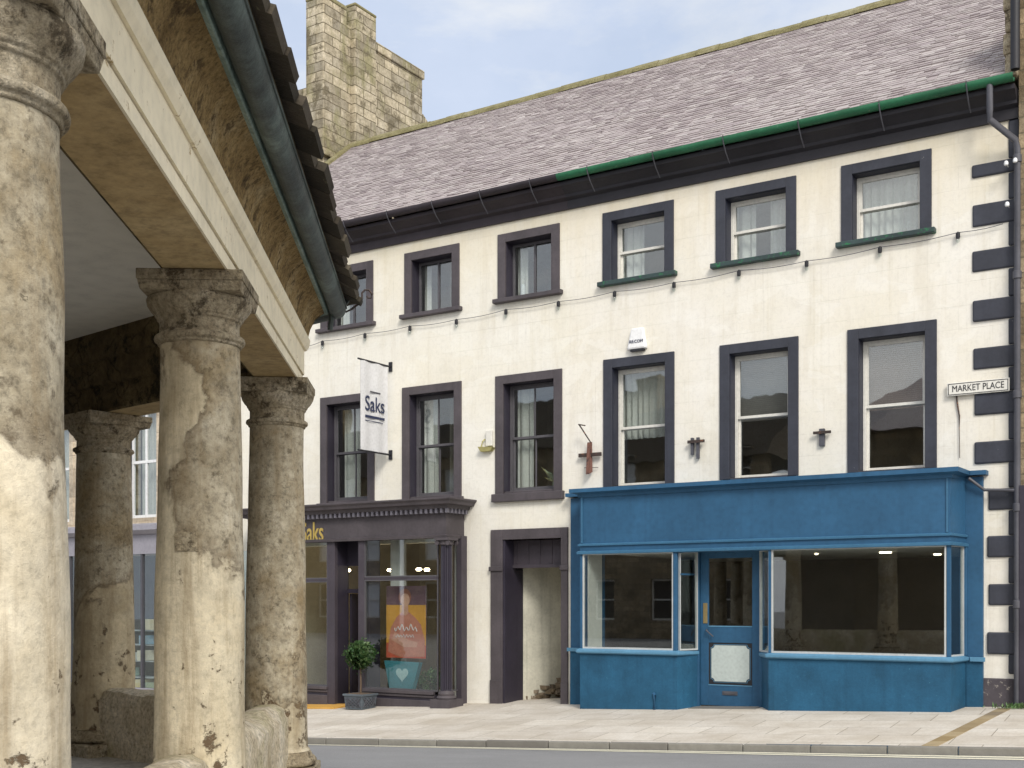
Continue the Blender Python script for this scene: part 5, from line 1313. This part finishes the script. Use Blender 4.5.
# ------------------------------------------------------------------ houses across the square (seen only in the glass)
def far_house(x0, x1, y, h, rng, label):
    o_ = thing('stone_house', ((x0+x1)/2,y,0), label, 'house', 'stone houses across the square')
    hs = []; n = max(2,int((x1-x0)/2.6))
    for f_ in range(3):
        for k in range(n):
            cx_ = x0+(x1-x0)*(k+.5)/n; hs.append((cx_-.5,cx_+.5,.8+f_*2.9,2.6+f_*2.9))
    m_ = MB(); wall_with_holes(m_, x0, x1, -1.5, h, hs, y, y-.3); m_.build('wall', M['rubble'], o_)
    for (a,b,c,d) in hs:
        fr_ = MB(); fr_.box(a,b,y-.2,y-.15,c,c+.08); fr_.box(a,b,y-.2,y-.15,d-.08,d); fr_.box(a,a+.07,y-.2,y-.15,c+.08,d-.08); fr_.box(b-.07,b,y-.2,y-.15,c+.08,d-.08); fr_.box(a+.07,b-.07,y-.2,y-.15,(c+d)/2-.03,(c+d)/2+.03)
        w_ = fr_.build('window', M['white'], o_); p_ = MB(); p_.box(a,b,y-.24,y-.235,c,d); p_.build('pane', M['whitecool'] if rng.random() < .3 else M['interior_dk'], w_)
    r_ = MB(); ym_ = y-4; r_.prism([(x0,y+.3,h),(x0,ym_,h+3.2),(x0,y-8,h)], (x1-x0,0,0)); r_.build('roof', M['crossslate'], o_)
    r_ = MB(); r_.box(x0+.3,x0+1.4,ym_-.4,ym_+.4,h+2,h+4.6); r_.build('chimney', M['rubble'], o_)
rng = random.Random(8)
far_house(-47,-37.5,-9,8.2,rng,'three storey stone house across the square furthest to the left')
far_house(-37.4,-27,-9.5,9.0,rng,'taller stone house across the square beside the furthest left one')
far_house(-26.9,-18.5,-9,8.0,rng,'stone house across the square with a chimney at its left end')

# ------------------------------------------------------------------ world, sun, camera
SUN_EL, SUN_AZ = R(38), R(47)            # hazy sun behind the camera to the right
sun = bpy.data.lights.new('sun', 'SUN'); sun.energy = 1.8; sun.angle = R(18); sun.color = (1,.95,.87)
so = bpy.data.objects.new('sun', sun); COL.objects.link(so)
toward = Vector((math.sin(SUN_AZ)*math.cos(SUN_EL), -math.cos(SUN_AZ)*math.cos(SUN_EL), math.sin(SUN_EL)))
so.rotation_euler = toward.to_track_quat('Z','Y').to_euler()
W = bpy.data.worlds.new('World'); S.world = W; W.use_nodes = True
nt = W.node_tree; nt.nodes.clear(); g = G(nt)
sky = g.n('ShaderNodeTexSky', sky_type='NISHITA'); sky.sun_disc = False; sky.sun_elevation = SUN_EL; sky.sun_rotation = math.pi-SUN_AZ
sky.air_density = 1.2; sky.dust_density = 1.5
tc = g.n('ShaderNodeTexCoord'); mp = g.n('ShaderNodeMapping'); mp.inputs['Scale'].default_value = (1,1,2.4); g.l(tc.outputs['Generated'], mp.inputs[0])
cl = g.noise(mp.outputs[0], 2.1, 8, .58, .3)
# broken cloud: thin veil over the blue beyond the roofs, unseen brighter white added to the east and behind as fill light for the columns
thin = g.mix(g.ramp(cl, [(.38,.72),(.5,.86),(.62,1.)]), sky.outputs[0], g.mix(g.ramp(g.noise(mp.outputs[0], 4.5, 8, .62, .2), [(.45,0),(.65,1)]), (4.9,5.5,6.7), (6.4,6.6,6.9)))
sx = g.n('ShaderNodeSeparateXYZ'); g.l(tc.outputs['Generated'], sx.inputs[0])
side = g.math('ADD', g.math('MULTIPLY', sx.outputs[0], .75), g.math('ADD', g.math('MULTIPLY', sx.outputs[1], -.55), g.math('MULTIPLY', g.math('SUBTRACT', cl, .5), .9)))
cc = g.mix(g.ramp(side, [(-.02,0),(.5,1)]), thin, (11.5,11.4,11.2))
bg = g.n('ShaderNodeBackground'); bg.inputs['Strength'].default_value = .10; g.l(cc, bg.inputs[0])
ow = g.n('ShaderNodeOutputWorld'); g.l(bg.outputs[0], ow.inputs[0])

cam = bpy.data.cameras.new('camera'); co_ = bpy.data.objects.new('camera', cam); COL.objects.link(co_)
co_.location = (0,0,EYE); co_.rotation_euler = (R(90),0,YAW)
cam.sensor_width = 36; cam.lens = FPX/1024*36; cam.shift_y = (HOR-384)/1024; cam.clip_start = .1; cam.clip_end = 1000
S.camera = co_
S.view_settings.view_transform = 'Standard'; S.view_settings.look = 'None'; S.view_settings.exposure = .5; S.view_settings.gamma = 1
S.cycles.max_bounces = 8; S.cycles.transparent_max_bounces = 16; S.cycles.caustics_reflective = False; S.cycles.caustics_refractive = False
S.cycles.use_denoising = True
for o in [o for o in S.objects if o.type == 'EMPTY' and not o.children]: print('EMPTY THING', o.name)
